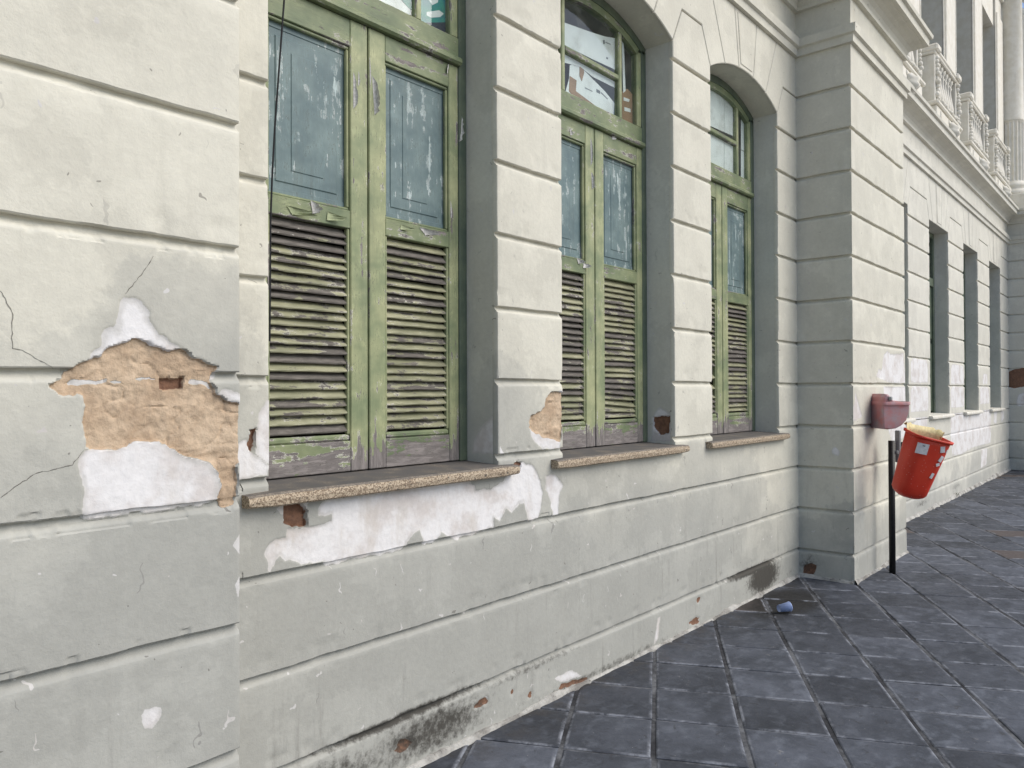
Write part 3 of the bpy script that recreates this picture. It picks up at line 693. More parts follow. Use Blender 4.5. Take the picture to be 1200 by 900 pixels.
# ------------------------------------------------------------------ shuttered windows
slat_cache = {}
def window(x0, x1, wi, broken):
    c, h = (x0 + x1)/2, (x1 - x0)/2
    m = MB(); fw = .052
    m.box(x0, x0 + fw, RY - .004, RY + .06, 1.216, SPR - .02, .004); m.box(x1 - fw, x1, RY - .004, RY + .06, 1.216, SPR - .02, .004)
    n = 18; Pq = lambda off, y: [(arch_pt(c, h, -1 + 2*i/n, RISE, off)[0], y, arch_pt(c, h, -1 + 2*i/n, RISE, off)[1]) for i in range(n + 1)]
    m.quadgrid([Pq(-.002, RY + .06), Pq(-.002, RY - .004), Pq(-.055, RY - .004), Pq(-.055, RY + .06)])
    W = m.build('window', M_FR, B)
    def bx(name, mat, *a, M=None): return MB().box(*a, M=M).build(name, mat, W)
    # backing
    bx('backing', M_BACK, x0 + .003, x1 - .003, RY + .075, RY + .085, 1.216, 3.08)
    bx('interior', M_DARK, x0 - .4, x1 + .4, RY + .75, RY + .78, 2.9, 4.3)
    # transom
    bx('transom', M_GH, x0 + fw, x1 - fw, RY - .006, RY + .055, 3.125, 3.236, .006)
    bx('transom_moulding', M_GH, x0 + .045, x1 - .045, RY - .030, RY + .05, 3.100, 3.136, .010)
    # fanlight
    inner = fw + .012
    for s in (-1, 1): bx('fanlight_stile', M_GV, *(sorted((c + s*(h - fw), c + s*(h - fw - .05)))), RY + .001, RY + .05, 3.236, SPR - .04, .005)
    bars = (c - .295, c + .295)
    for xb in bars:
        zt = arch_pt(c, h, tx(c, h, xb - c, RISE), RISE, -.06)[1]; bx('glazing_bar', M_GV, xb - .017, xb + .017, RY + .003, RY + .045, 3.236, zt + .01, .006)
    bx('glazing_bar', M_GH, c - .278, c + .278, RY + .003, RY + .045, 3.468, 3.502, .006)
    Pi = lambda off, y, a=-.9: [(arch_pt(c, h, a + (-2*a)*i/n, RISE, off)[0], y, arch_pt(c, h, a + (-2*a)*i/n, RISE, off)[1]) for i in range(n + 1)]
    mm = MB(); mm.quadgrid([Pi(-.055, RY + .05), Pi(-.055, RY + .001), Pi(-.10, RY + .001), Pi(-.10, RY + .05)]); mm.build('fanlight_head', M_GH, W)
    def pane(xa, xb, za, zb=None):
        top = [(xa + (xb - xa)*i/6, arch_pt(c, h, tx(c, h, xa + (xb - xa)*i/6 - c, RISE), RISE, -.09)[1]) for i in range(7)] if zb is None else [(xa, zb), (xb, zb)]
        mp = MB(); mp.prism([(xb, za), (xa, za)] + top, RY + .022, RY + .025); mp.build('pane', M_GL, W)
    pane(c - .278, c + .278, 3.236, 3.468); pane(c - .278, c + .278, 3.502); pane(c - h + fw + .05, c - .312, 3.236); pane(c + .312, c + h - fw - .05, 3.236)
    # leaves
    r2 = random.Random(40 + wi)
    gap = .0035
    for s in (-1, 1):
        xo, xi = c + s*(h - fw - .003), c + s*gap
        X = lambda a, b: tuple(sorted((a, b)))
        dy = r2.uniform(-.003, .003)
        bx('stile', M_GV, *X(xo, xo - s*.062), RY + dy, RY + .042 + dy, 1.220, 3.098, .004)
        bx('stile', M_GV, *X(xi, xi + s*.090), RY + dy, RY + .042 + dy, 1.220, 3.098, .004)
        xa, xb = X(xo - s*.062, xi + s*.090)
        bx('bottom_rail', M_GH, xa, xb, RY + .002 + dy, RY + .040 + dy, 1.220, 1.345, .003)
        bx('lock_rail', M_GH, xa, xb, RY + .002 + dy, RY + .040 + dy, 2.225, 2.300, .003)
        bx('top_rail', M_GH, xa, xb, RY + .002 + dy, RY + .040 + dy, 2.985, 3.097, .003)
        bx('louvre_sill', M_GH, xa, xb, RY + .004 + dy, RY + .040 + dy, 1.345, 1.372, .008)
        for za, zb in ((2.971, 2.985), (2.300, 2.312)): bx('moulding', M_GH, xa, xb, RY + .010 + dy, RY + .03 + dy, za, zb, .004)
        for xq in ((xa, xa + .013), (xb - .013, xb)):
            bx('moulding', M_GV, *xq, RY + .010 + dy, RY + .03 + dy, 2.312, 2.971, .004)
            bx('moulding', M_GV, *xq, RY + .006 + dy, RY + .03 + dy, 1.372, 2.225, .004)
        # blue board behind glass
        mb = MB(); yB = RY + .030; pa, pb = xa + .002, xb - .002
        mb.box(pa, pb, yB, yB + .012, 2.302, 2.983)
        wd = (pb - pa); 
        for q0, q1, dz_ in ((.12, .88, 0), (.30, .70, .05)): mb.prism([(pa + wd*q0, 2.36 + dz_), (pa + wd*q1, 2.36 + dz_), (pa + wd*q1, 2.925 - dz_), (pa + wd*q0, 2.925 - dz_)], yB - .004 - dz_*.06, yB + .002, ch=.004)
        mb.box(pa, pb, yB - .003, yB + .002, 2.302, 2.335, .0015); mb.box(pa, pb, yB - .003, yB + .002, 2.95, 2.983, .0015)
        mb.build('board_panel', M_BL, W)
        # louvres
        wslat = round(xb - xa - .026, 4); key = (wslat, 0)
        if key not in slat_cache:
            sm = MB(); ns = 8; prof = [(-.0245, -.003), (-.0238, .002), (-.020, .0045), (.0235, .0045), (.0235, -.0045), (-.022, -.0055)]
            rr = random.Random(3)
            rows = [[(wslat*(i/ns - .5), y + rr.uniform(-.0012, .0012), z + rr.uniform(-.0008, .0008)) for y, z in prof] for i in range(ns + 1)]
            sm.quadgrid(rows, True); sm.face(rows[0]); sm.face(rows[-1]); me = mesh('slat', sm.v, sm.f); fix(me); me.materials.append(M_SL); slat_cache[key] = me
        N = 24; z0, z1 = 1.385, 2.222
        for q in range(N):
            if (s, q) in broken.get('gone', ()): continue
            zc = z0 + (z1 - z0)*(q + .5)/N
            o = bpy.data.objects.new('slat', slat_cache[key]); C.objects.link(o)
            sk = R(r2.uniform(-.35, .35)) + R(broken.get('skew', {}).get((s, q), 0))
            o.matrix_basis = Matrix.Translation(((xa + xb)/2, RY + .028 + dy + r2.uniform(-.002, .002), zc + r2.uniform(-.0015, .0015))) @ Matrix.Rotation(-sk, 4, 'Y') @ Matrix.Rotation(R(43 + r2.uniform(-6, 6)), 4, 'X')
            par(o, W)
    return W
W1 = window(*OPEN[0], 0, {})
W2 = window(*OPEN[1], 1, {'skew': {(1, 5): -1.5, (1, 4): -3.5, (1, 3): -3.0, (1, 2): -4.0, (1, 1): -2.0, (1, 6): -.8}})
W3 = window(*OPEN[2], 2, {'gone': {(-1, 8), (-1, 9), (-1, 6), (-1, 4)}, 'skew': {(-1, 7): 3, (-1, 10): -2, (1, 12): 2}})
# paper and prints behind the fanlight glass
def sheet(name, W, l, mat, Y=RY + .034, th=.002, lab=None):
    m = MB(); m.prism([onY(q, Y) for q in l], Y, Y + th); o = m.build(name, mat, W)
    if lab: o['label'] = lab
    return o
z9 = lambda l: Zp(l, 650, 0, 5.625)
sheet('paper_sheet', W2, z9([(55,145),(110,165),(250,215),(330,240),(415,255),(420,475),(380,450),(250,390),(120,325),(55,290)]), M_PAPER)
sheet('paper_sheet', W2, z9([(55,340),(150,385),(440,545),(440,600),(250,505),(170,440),(55,410)]), M_PAPER, RY + .036)
sheet('paper_sheet', W2, z9([(100,430),(150,415),(235,505),(330,600),(395,680),(385,790),(250,700),(130,650),(70,610),(95,520)]), M_PAPER, RY + .039)
sheet('cardboard_sheet', W2, z9([(100,500),(145,530),(140,600),(260,690),(320,740),(300,745),(140,655),(95,600)]), M_CARD, RY + .037)
sheet('cardboard_sheet', W2, z9([(165,432),(190,430),(195,480),(180,535),(165,500)]), M_CARD, RY + .0365)
sheet('teal_strip', W2, z9([(385,680),(425,640),(420,800),(385,790)]), M_TEAL, RY + .042)
sheet('paper_sheet', W2, z9([(443,255),(455,270),(468,600),(452,612)]), M_PAPER)
sheet('cardboard_sheet', W2, z9([(445,600),(480,585),(520,630),(530,850),(445,800)]), M_CARD, RY + .036)
for l in ([(455,640),(495,655),(490,672),(455,662)], [(460,705),(500,718),(500,740),(460,730)]): sheet('paper_tape', W2, z9(l), M_PAPER, RY + .0345, .001)
for l in ([(318,265),(330,262),(332,290),(320,290)], [(335,275),(370,290),(370,296),(335,282)], [(340,375),(352,380),(352,392),(340,388)], [(275,585),(300,600),(300,620),(275,608)], [(305,605),(350,650),(348,656),(303,612)], [(200,575),(250,600),(250,606),(200,582)]):
    sheet('printed_mark', W2, z9(l), M_INK, RY + .0335 if l[0][1] < 450 else RY + .0385, .0004)
zc_ = lambda l: Zp(l, 820, 80, 5.625)
sheet('paper_sheet', W3, zc_([(60,130),(130,150),(160,175),(160,420),(60,375)]), M_PAPER); sheet('paper_sheet', W3, zc_([(162,178),(205,215),(240,255),(238,455),(162,420)]), M_PAPER, RY + .0345)
sheet('paper_sheet', W3, zc_([(60,420),(160,470),(160,680),(60,640)]), M_PAPER); sheet('paper_sheet', W3, zc_([(162,470),(238,512),(240,712),(162,680)]), M_PAPER, RY + .0345)
sheet('paper_sheet', W3, zc_([(272,310),(320,360),(322,560),(272,535)]), M_PAPER); sheet('paper_sheet', W3, zc_([(272,540),(322,565),(322,752),(272,730)]), M_PAPER, RY + .0345)
zd = lambda l: Zp(l, 400, 0, 7.5)
sheet('paper_sheet', W1, zd([(200,-160),(500,-120),(610,20),(612,130),(590,125),(420,40),(290,-5)]), M_PAPER, RY + .036)
sheet('teal_print', W1, zd([(500,-30),(618,-80),(618,90),(610,85)]), M_TEAL, RY + .034)
sheet('teal_print', W1, zd([(700,-160),(935,-160),(935,205),(700,205)]), M_TEAL, RY + .036, lab='teal and green printed sheet')
sheet('navy_film', W1, zd([(690,200),(935,195),(945,310),(690,215)]), M_NAVY, RY + .0355)
for l in ([(750,105),(860,90),(900,120),(870,150),(790,155),(750,135)], [(770,0),(850,-5),(850,20),(800,45)]): sheet('printed_mark', W1, zd(l), M_PAPER, RY + .0352, .0004)

# curled paint flakes on the shutters
def flake(W, px, w_, h_, curl, mat=M_FLK, Y=RY - .001, side=1):
    """a strip of paint, held along one ragged edge, the rest curling off the wood"""
    x, z = onY(px, Y); m = MB(); n, k = 12, 6; rows = []
    rq = random.Random(int(px[0]*7 + px[1])); lean = rq.uniform(-.5, .5)
    for i in range(n + 1):
        t = i/n; env = (t**.7)*((1 - t)**.35)*1.9 if rq.random() < .5 or True else 1
        wd = max(.0015, w_*env*rq.uniform(.65, 1.1)); row = []
        for j in range(k + 1):
            q = j/k; ang = q*curl*(.5 + env*.6)
            rad = wd/max(.2, curl*(.5 + env*.6))
            row.append((x + side*(rad*math.sin(ang) + lean*w_*t), Y - .0008 - rad*(1 - math.cos(ang)), z + (.5 - t)*h_ + rq.uniform(-.0015, .0015) + q*lean*.01))
        rows.append(row)
    m.quadgrid(rows); return m.build('paint_flake', mat, W, True)
for px, w_, h_, cu, sd_ in (((414,106), .024, .15, 1.6, 1), ((436,112), .040, .16, 2.2, 1), ((540,150), .028, .13, 1.8, 1), ((420,92), .010, .06, 1.2, 1), ((433,84), .006, .12, 1.0, 1), ((526,82), .022, .05, 1.2, -1), ((528,246), .007, .08, 1.0, 1)): flake(W1, px, w_, h_, cu, side=sd_)
for px, w_, h_, cu, mt in (((336,246), .11, .030, .7, M_FLG), ((364,243), .045, .050, 1.5, M_FLK), ((384,253), .09, .034, .8, M_FLG), ((470,266), .07, .022, .7, M_FLG), ((492,271), .085, .030, .9, M_FLK)): flake(W1, px, w_, h_, cu, mt)
for px, w_, h_, cu in (((692,178), .018, .16, 1.8), ((693,212), .025, .10, 2.0), ((684,311), .06, .03, 1.2), ((676,306), .05, .03, 1.2), ((718,160), .03, .035, 1.0), ((668,155), .02, .035, 1.2)): flake(W2, px, w_, h_, cu)

# near pilaster (left) and corner pilaster
pl = core('pilaster', [(-2.2, 1.078, PY + .032, 2.5, 0, 4.93)])
for k in range(-1, 11):
    r = .0042 if k in (2, 3, 4) else (.012 if k in (0, 1, 5) else .03)
    z0, z1 = (0 if k < 0 else K[k]), (K[k+1] if k < 10 else K[11])
    if r < .012:
        panel('pilaster_block', pl, .40, 1.110, z0, z1, PY, 'y', 'PL', r, 'plain', 'cap', (k >= 0, True)); panel('pilaster_block', pl, -2.2, .40, z0, z1, PY, 'y', None, .05, 'cap', 'plain', (k >= 0, True))
    else: panel('pilaster_block', pl, -2.2, 1.110, z0, z1, PY, 'y', 'PL', r*1.5, 'cap', 'cap', (k >= 0, True))
PX0, PX1 = 6.42, 8.004
p2 = core('pilaster', [(PX0 + .032, PX1 - .004, PY + .032, 2.9, 0, 4.93)])
for k in range(-1, 12):
    z0, z1 = (0 if k < 0 else K[k]), (K[k+1] if k < 11 else 4.33)
    panel('pilaster_block', p2, PX0, PX1, z0, z1, PY, 'y', 'P2', .012 if k in (2, 3, 4) else .03, 'mitre', 'cap', (k >= 0, k < 11))
    panel('pilaster_return', p2, PY, WY + .01, z0, z1, PX0, 'x', 'P2R', .02, 'mitre', 'plain', (k >= 0, k < 11))
# string courses and cornices
BAND = [(0, 4.325), (.028, 4.327), (.030, 4.385), (.052, 4.395), (.055, 4.462), (.0, 4.475)]
CORN = [(0, 4.70), (.035, 4.702), (.036, 4.728), (.028, 4.735), (.030, 4.748), (.042, 4.775), (.068, 4.802), (.105, 4.822), (.150, 4.832), (.152, 4.838), (.186, 4.840), (.190, 4.905), (.215, 4.912), (.22, 4.945), (0, 4.96)]
for nm, pr in (('string_course', BAND), ('cornice', CORN)):
    plainattr(ring(MB(), 1.09, PX0, WY, 2.6, pr, False, False).build(nm, M_ST, B)); plainattr(ring(MB(), -2.2, 1.11, PY, 2.3, pr).build(nm, M_ST, B))
    plainattr(ring(MB(), PX0, PX1, PY, 2.5, pr).build(nm, M_ST, B)); plainattr(ring(MB(), PX1, FX, FY, 2.8, pr, False, False).build(nm, M_FAR, B))
    plainattr(ring(MB(), FX, FX + 7, .8, FY, pr).build(nm, M_FAR, B))
for s0, s1, Y_, mt in ((1.11, PX0, WY, M_ST), (-2.2, 1.11, PY, M_ST), (PX0, PX1, PY, M_ST), (PX1, FX, FY, M_FAR)):
    panel('frieze', B, s0, s1, 4.46, 4.71, Y_, 'y', None, .08, 'plain', 'plain', (False, False), mt)
panel('frieze', B, PY, WY, 4.46, 4.71, PX0, 'x', None, .08, 'plain', 'plain', (False, False), M_ST)
# ------------------------------------------------------------------ far wing
FO = [(8.97, 10.063), (11.126, 12.246), (13.279, 14.386), (15.418, 16.530)]
fe = [PX1] + [e for o in FO for e in o] + [FX]
yb = FY + .032
bx = [(PX1, FX, yb, 3.0, 0, 1.17), (PX1, FX, yb, 3.0, 3.80, 4.93)]
for a, b in zip(fe[0::2], fe[1::2]): bx.append((a + .002, b - .002, yb, 3.0, 1.171, 3.799))
fw_ = core('wall', bx, M_FAR)
for k in (-1, 0, 1, 2): panel('wall_course', fw_, PX1, FX, 0 if k < 0 else K[k], K[k+1] if k < 2 else 1.17, FY, 'y', 'F', .03, 'plain', 'plain', (k >= 0, k < 2), M_FAR)
for k in range(3, 10):
    for i, (a, b) in enumerate(zip(fe[0::2], fe[1::2])):
        panel('pier_block', fw_, a, b, 1.163 if k == 3 else K[k], K[k+1], FY, 'y', 'F', .04, 'plain' if i == 0 else 'cap', 'plain' if i == 4 else 'cap', (True, True), M_FAR)
head(FO, PX1, FX, FY, fw_, 0, M_FAR)
for a, b in FO:
    reveal(a, b, None, FY, 0, back=FY + .30); sill(a - .09, b + .09, FY, FY + .3)
    m = MB(); y0 = FY + .18
    for xa, xb, za, zb in ((a, a+.06, 1.21, SPR), (b-.06, b, 1.21, SPR), ((a+b)/2-.05, (a+b)/2+.05, 1.21, 3.0), (a+.06, b-.06, 3.0, 3.12), (a+.06, b-.06, SPR-.07, SPR)): m.box(xa, xb, y0, y0 + .06, za, zb, .006)
    wf = m.build('window', M_FR, B)
    for s in (0, 1):
        xa, xb = (a + .06, (a+b)/2 - .05) if s == 0 else ((a+b)/2 + .05, b - .06)
        for za, zb in ((1.24, 2.2), (2.26, 3.0)): MB().box(xa, xb, y0 + .025, y0 + .05, za, zb, .008).build('shutter_panel', M_FR, wf)
    MB().box(a + .06, b - .06, y0 + .03, y0 + .034, 3.12, SPR - .07).build('pane', M_GL, wf); MB().box(a, b, y0 + .3, y0 + .32, 1.2, SPR).build('interior', M_DARK, wf)
# projecting pavilion at the far end
pv = core('pavilion_wall', [(FX + .032, FX + 7, .8, 2.6, 0, 4.95)], M_FAR)
for k in range(-1, 12): panel('wall_course', pv, .8, FY, 0 if k < 0 else K[k], K[k+1] if k < 11 else 4.33, FX, 'x', 'V', .03 if k in (3, 4) else .08, 'plain', 'plain', (k >= 0, k < 11), M_FAR)
panel('frieze', B, .8, FY, 4.46, 4.71, FX, 'x', None, .2, 'plain', 'plain', (False, False), M_FAR)
# upper storey
UY = 2.47
core('upper_wall', [(-2.2, 9.0, UY + .05, 3.2, 4.9, 9.6)])
UC = [9.54, 11.69, 13.83, 15.98]
for i, cx in enumerate([8.47] + [c_ + 1.07 for c_ in UC]):
    m = MB(); m.box(cx - .42, cx + .42, UY, 3.2, 4.9, 9.0); m.box(cx - .30, cx + .30, UY - .03, UY + .01, 5.25, 8.6, .012); m.box(cx - .36, cx + .36, UY - .045, UY + .01, 4.9, 5.25, .012); m.box(cx - .42, cx - .385, UY - .02, UY + .01, 5.25, 8.9, .006); m.box(cx + .385, cx + .42, UY - .02, UY + .01, 5.25, 8.9, .006)
    plainattr(m.build('upper_pier', M_ORN, B))
m = MB(); m.box(8.0, FX, UY - .05, 3.2, 9.0, 9.6); m.box(8.0, FX, UY - .25, UY, 9.5, 9.62, .03); m.build('upper_entablature', M_ORN, B)
for cx in UC:
    m = MB()
    for xa, xb, za, zb in ((cx-.65, cx-.57, 4.95, 8.3), (cx+.57, cx+.65, 4.95, 8.3), (cx-.05, cx+.05, 4.95, 7.4), (cx-.57, cx+.57, 7.4, 7.52), (cx-.57, cx+.57, 5.8, 5.88)): m.box(xa, xb, UY + .32, UY + .38, za, zb, .01)
    u = m.build('upper_window', M_FR, B)
    MB().box(cx - .57, cx + .57, UY + .345, UY + .35, 4.95, 8.3).build('pane', M_GL, u); MB().box(cx - .65, cx + .65, UY + .6, UY + .62, 4.9, 8.4).build('interior', M_DARK, u)
    MB().box(cx - .65, cx + .65, UY + .02, 3.0, 8.3, 9.0).build('lintel', M_ORN, u)
# balconies
def garland(m, p0, p1, r, n, seed):
    rr = random.Random(seed); p0, p1 = Vector(p0), Vector(p1)
    for i in range(n):
        c_ = p0.lerp(p1, (i + .5)/n) + Vector((rr.uniform(-.4, .4)*r, rr.uniform(-.5, .1)*r, 0)); q = r*rr.uniform(.7, 1.15)
        m.lathe([(q*.35, -q), (q*.9, -q*.45), (q, .1*q), (q*.7, q*.7), (q*.2, q)], c_, 7)
pre = {}
def balcony(cx):
    m = MB(); BYf = 2.29
    m.box(cx - .70, cx + .70, BYf - .02, UY + .05, 4.955, 5.20, .012); m.box(cx - .74, cx + .74, BYf - .05, UY + .05, 5.20, 5.255, .015); m.box(cx - .52, cx + .52, BYf - .034, BYf, 4.99, 5.165, .012)
    b = m.build('balcony', M_ORN, B)
    for s in (-1, 1):
        xa, xb = sorted((cx + s*.70, cx + s*.555)); MB().box(xa, xb, BYf, UY + .05, 5.255, 5.86, .01).build('pedestal', M_ORN, b)
        m = MB(); garland(m, ((xa + xb)/2, BYf - .005, 5.27), ((xa + xb)/2, BYf - .005, 5.85), .036, 11, int(cx*10) + s); m.build('garland', M_ORN, b, True)
        m = MB(); m.box(xa - .03, xb + .03, BYf - .045, UY + .05, 5.895, 5.985, .018); m.build('pedestal_cap', M_ORN, b)
    m = MB(); m.box(cx - .725, cx + .725, BYf - .012, UY + .04, 5.862, 5.90, .012); m.box(cx - .52, cx + .52, BYf - .02, BYf + .12, 5.90, 5.965, .02); m.build('handrail', M_ORN, b)
    prof = [(.045, 0), (.045, .03), (.028, .045), (.034, .08), (.05, .15), (.052, .20), (.04, .28), (.024, .38), (.020, .46), (.034, .49), (.022, .51), (.03, .54), (.045, .56), (.045, .605)]
    if 'bal' not in pre:
        q = MB(); q.lathe(prof, (0, 0, 0), 10); me = mesh('baluster', q.v, q.f, True); fix(me); me.materials.append(M_ORN); pre['bal'] = me
    for i in range(7):
        o = bpy.data.objects.new('baluster', pre['bal']); C.objects.link(o); o.location = (cx - .45 + .15*i, BYf + .06, 5.256); par(o, b)
    m = MB(); garland(m, (cx - .52, BYf - .03, 5.275), (cx + .52, BYf - .03, 5.275), .032, 18, int(cx)); m.build('garland', M_ORN, b, True)
    # carved console under the balcony
    m = MB(); rows = []
    for i in range(13):
        t = i/12; z = 4.885 + .25*t; wd = .085*math.sin(math.pi*(.12 + .8*t))**.6*(1 + .15*math.sin(t*16)); pj = .13*math.sin(math.pi*(.08 + .84*t))**.7*(1 + .10*math.sin(t*19 + 1))
        rows.append([(cx + wd*math.cos(a)*(1 + .12*math.cos(5*a)), BYf - .02 - pj*math.sin(a)*(1 + .10*math.sin(7*a)), z) for a in [math.pi*j/12 for j in range(13)]])
    m.quadgrid(rows); m.face(rows[0]); m.face(rows[-1]); m.box(cx - .10, cx + .10, BYf - .045, BYf - .018, 5.10, 5.16, .01); m.build('carved_console', M_ORN, b, True)
for cx in UC: balcony(cx)
# giant columns on the pavilion
def column(x, y, r):
    m = MB(); m.box(x - r*1.5, x + r*1.5, y - r*1.5, y + r*1.5, 4.95, 5.26, .015); c_ = m.build('column', M_ORN, B)
    m = MB(); m.lathe([(r*1.45, 0), (r*1.5, .04), (r*1.42, .09), (r*1.2, .11), (r*1.15, .14), (r*1.28, .17), (r*1.28, .21), (r*1.08, .24), (r*1.05, .27)], (x, y, 5.262), 32); m.build('column_base', M_ORN, c_, True)
    n = 20; rows = []
    for z in (5.53, 5.56, 6.66, 6.70):
        row = []
        for k in range(n*6):
            a = 2*math.pi*k/(n*6); ph = (k % 6)/6; d = .10*math.sin(math.pi*ph)**.7 if z in (5.56, 6.66) else 0
            row.append((x + r*(1 - d)*math.cos(a), y + r*(1 - d)*math.sin(a), z))
        rows.append(row)
    m = MB(); m.quadgrid(rows, True); m.build('fluted_drum', M_ORN, c_)
    m = MB(); m.lathe([(r*1.0, 0), (r*1.02, .03), (r*.99, .06), (r*.93, 2.6), (r*1.05, 2.63), (r*.95, 2.7)], (x, y, 6.70), 40); m.build('shaft', M_ORN, c_, True)
    m = MB()
    for i in range(3):
        for k in range(10):
            a = 2*math.pi*(k + .5*i)/10; rr = r*(1.0 + .12*i); z = 9.42 + .14*i
            m.lathe([(.02, -.09), (.05, -.03), (.055, .04), (.02, .09)], (x + rr*math.cos(a), y + rr*math.sin(a), z), 6)
    m.box(x - r*1.5, x + r*1.5, y - r*1.5, y + r*1.5, 9.85, 9.95, .01); m.build('capital', M_ORN, c_)
column(17.62, 2.36, .215); column(19.3, 2.46, .215)
# mortar fillet along the foot of the wall
def foot(pts, w_, h_, seed):
    m = MB(); L = 0; prev = None; rows = []; rr = random.Random(seed)
    for (xa, ya), (xb, yb_) in zip(pts[:-1], pts[1:]):
        d = Vector((xb - xa, yb_ - ya)); n = max(3, int(d.length/.025)); nrm = Vector((d.y, -d.x)).normalized()
        for i in range(n + 1):
            p = Vector((xa, ya)) + d*i/n; L += .025
            q = fbm(np.array([L*3.0]), np.array([seed*1.0]), seed)[0]; q2 = fbm(np.array([L*14.0]), np.array([seed*2.0]), seed + 4)[0]
            hh = h_*max(.15, (q*1.9 - .35))*(.6 + .8*q2); ww = w_*(.35 + 1.1*q2)*(.5 + q)
            z0 = -.012
            rows.append([(p.x - nrm.x*.01, p.y - nrm.y*.01, hh + .004), (p.x + nrm.x*.007, p.y + nrm.y*.007, hh), (p.x + nrm.x*(.007 + ww*.5), p.y + nrm.y*(.007 + ww*.5), hh*.55), (p.x + nrm.x*(.012 + ww), p.y + nrm.y*(.012 + ww), z0)])
    m.quadgrid(rows); return m.build('foot_mortar', M_MORT, B)
foot([(1.11, WY), (PX0, WY)], .012, .022, 3); foot([(PX0, WY), (PX0, PY)], .014, .028, 5); foot([(PX0, PY), (PX1, PY)], .014, .028, 6); foot([(PX1, FY), (FX, FY)], .03, .05, 8)
# hairline cracks
def crack(key, l, Y, w_=.0016, mat=None):
    pts = []
    for (a, b), (c_, d) in zip(l[:-1], l[1:]):
        n = max(2, int(math.hypot(c_-a, d-b)/4))
        for i in range(n): pts.append((a + (c_-a)*i/n + rnd.uniform(-.9, .9), b + (d-b)*i/n + rnd.uniform(-.9, .9)))
    pts.append(l[-1]); rows = []
    for i, q in enumerate(pts):
        x, z = onY(q, Y); p2_ = onY(pts[min(i+1, len(pts)-1)], Y); p0_ = onY(pts[max(i-1, 0)], Y); d = Vector((p2_[0]-p0_[0], p2_[1]-p0_[1])); d = d.normalized() if d.length else Vector((0, 1))
        ww = w_*rnd.uniform(.2, 1.5)*(.3 if i in (0, len(pts)-1) else 1)/2; yy = Y + float(wobble(np.array([x]), np.array([z]), Y)[0]) - .0006
        rows.append([(x - d.y*ww, yy, z + d.x*ww), (x, yy + .0008, z), (x + d.y*ww, yy, z - d.x*ww)])
    m = MB(); m.quadgrid(rows); m.build('crack', mat or M_CRACK, key)
for l in ([(0,340),(14,365),(14,408),(30,412),(62,432)], [(180,300),(165,322),(146,345)], [(0,583),(40,555),(85,545),(98,528)]): crack(pl, l, PY)

# ------------------------------------------------------------------ cable hanging in front of the near window
cpts = [onY((u, v), 2.50) + () for u, v in ((336,-60),(333,0),(330,40),(326,95),(322,150),(319,205),(317,260),(316.5,330),(316,400))]
m = MB(); m.tube([(x, 2.50, z) for x, z in cpts], .0035, 6)
tag(m.build('cable', M_CABLE), 'thin black cable hanging in front of the louvred shutter beside the wide pilaster', 'cable')

# ------------------------------------------------------------------ litter bin on its post
bx0, by0 = 7.02, 1.815
LB = empty('litter_bin', (bx0, by0, 0)); tag(LB, 'tilted bright red litter bin hanging off a black post by the wall corner', 'litter bin')
m = MB(); zt = 1.115
m.tube([(bx0, by0, -.02), (bx0, by0, zt)], .026, 14); m.build('post', M_BLACK, LB, True)
m = MB(); m.box(bx0 + .045, bx0 + .085, by0 - .055, by0 - .015, .93, 1.20, .004); m.box(bx0 + .02, bx0 + .06, by0 - .045, by0 - .005, 1.0, 1.03, .003); m.build('bracket', M_STEEL, LB)
m = MB(); m.box(bx0 + .085, bx0 + .125, by0 - .075, by0 - .02, .90, 1.10, .006); m.build('hinge_plate', M_BLACK, LB)
rI = Vector((math.sin(YAW), -math.cos(YAW), 0)); fI = Vector((math.cos(YAW), math.sin(YAW), 0)); zI = Vector((0, 0, 1))
def rr_loop(hw, hd, rad, n=6):
    pts = []
    for sx, sy, a0 in ((1, 1, 0), (-1, 1, 90), (-1, -1, 180), (1, -1, 270)):
        for i in range(n + 1):
            a = R(a0 + 90*i/n); pts.append((sx*(hw - rad) + rad*math.cos(a), sy*(hd - rad) + rad*math.sin(a)))
    return pts
def at_pix(u, v, t):     # point at forward distance t
    return Vector((0, 0, CAMH)) + ray(u, v)*t
TB = 6.17
tc = at_pix(1088, 510.5, TB - .10); bc = at_pix(1062.5, 582, TB)
ax = (tc - bc); Hh = ax.length; ax.normalize()
sx_ = (rI - ax*rI.dot(ax)).normalized(); sy_ = ax.cross(sx_)
def bp(q, s): return bc + sx_*q[0] + sy_*q[1] + ax*s
def loopat(f, grow=0.0, n=6):
    hw = .118 + .030*f + grow; hd = .100 + .03*f + grow; return rr_loop(hw, hd, min(.065 + .01*f, hw*.9, hd*.9), n)
m = MB(); rows = []
for s, f, gq in ((0, 0, -.075), (.004, 0, -.05), (.016, 0, -.026), (.032, .02, -.010), (.055, .06, 0)): rows.append([bp(q, s) for q in loopat(f, gq)])
for i in range(1, 9): rows.append([bp(q, .05 + (Hh - .05)*i/8) for q in loopat(.06 + .94*i/8)])
rows.append([bp(q, Hh + .001) for q in loopat(1, -.004)])
for i in range(8, -1, -1): rows.append([bp(q, .05 + (Hh - .05)*i/8) for q in loopat(.06 + .94*i/8, -.006)])
m.quadgrid(rows, True); m.face(rows[0]); m.face(rows[-1]); bk = m.build('bucket', M_RED, LB, True)
m = MB(); m.quadgrid([[bp(q, Hh - .016) for q in loopat(1, .0)], [bp(q, Hh - .016) for q in loopat(1, .011)], [bp(q, Hh + .003) for q in loopat(1, .013)], [bp(q, Hh + .003) for q in loopat(1, -.002)]], True); m.build('rim', M_RED, bk, True)
m = MB(); rows = []
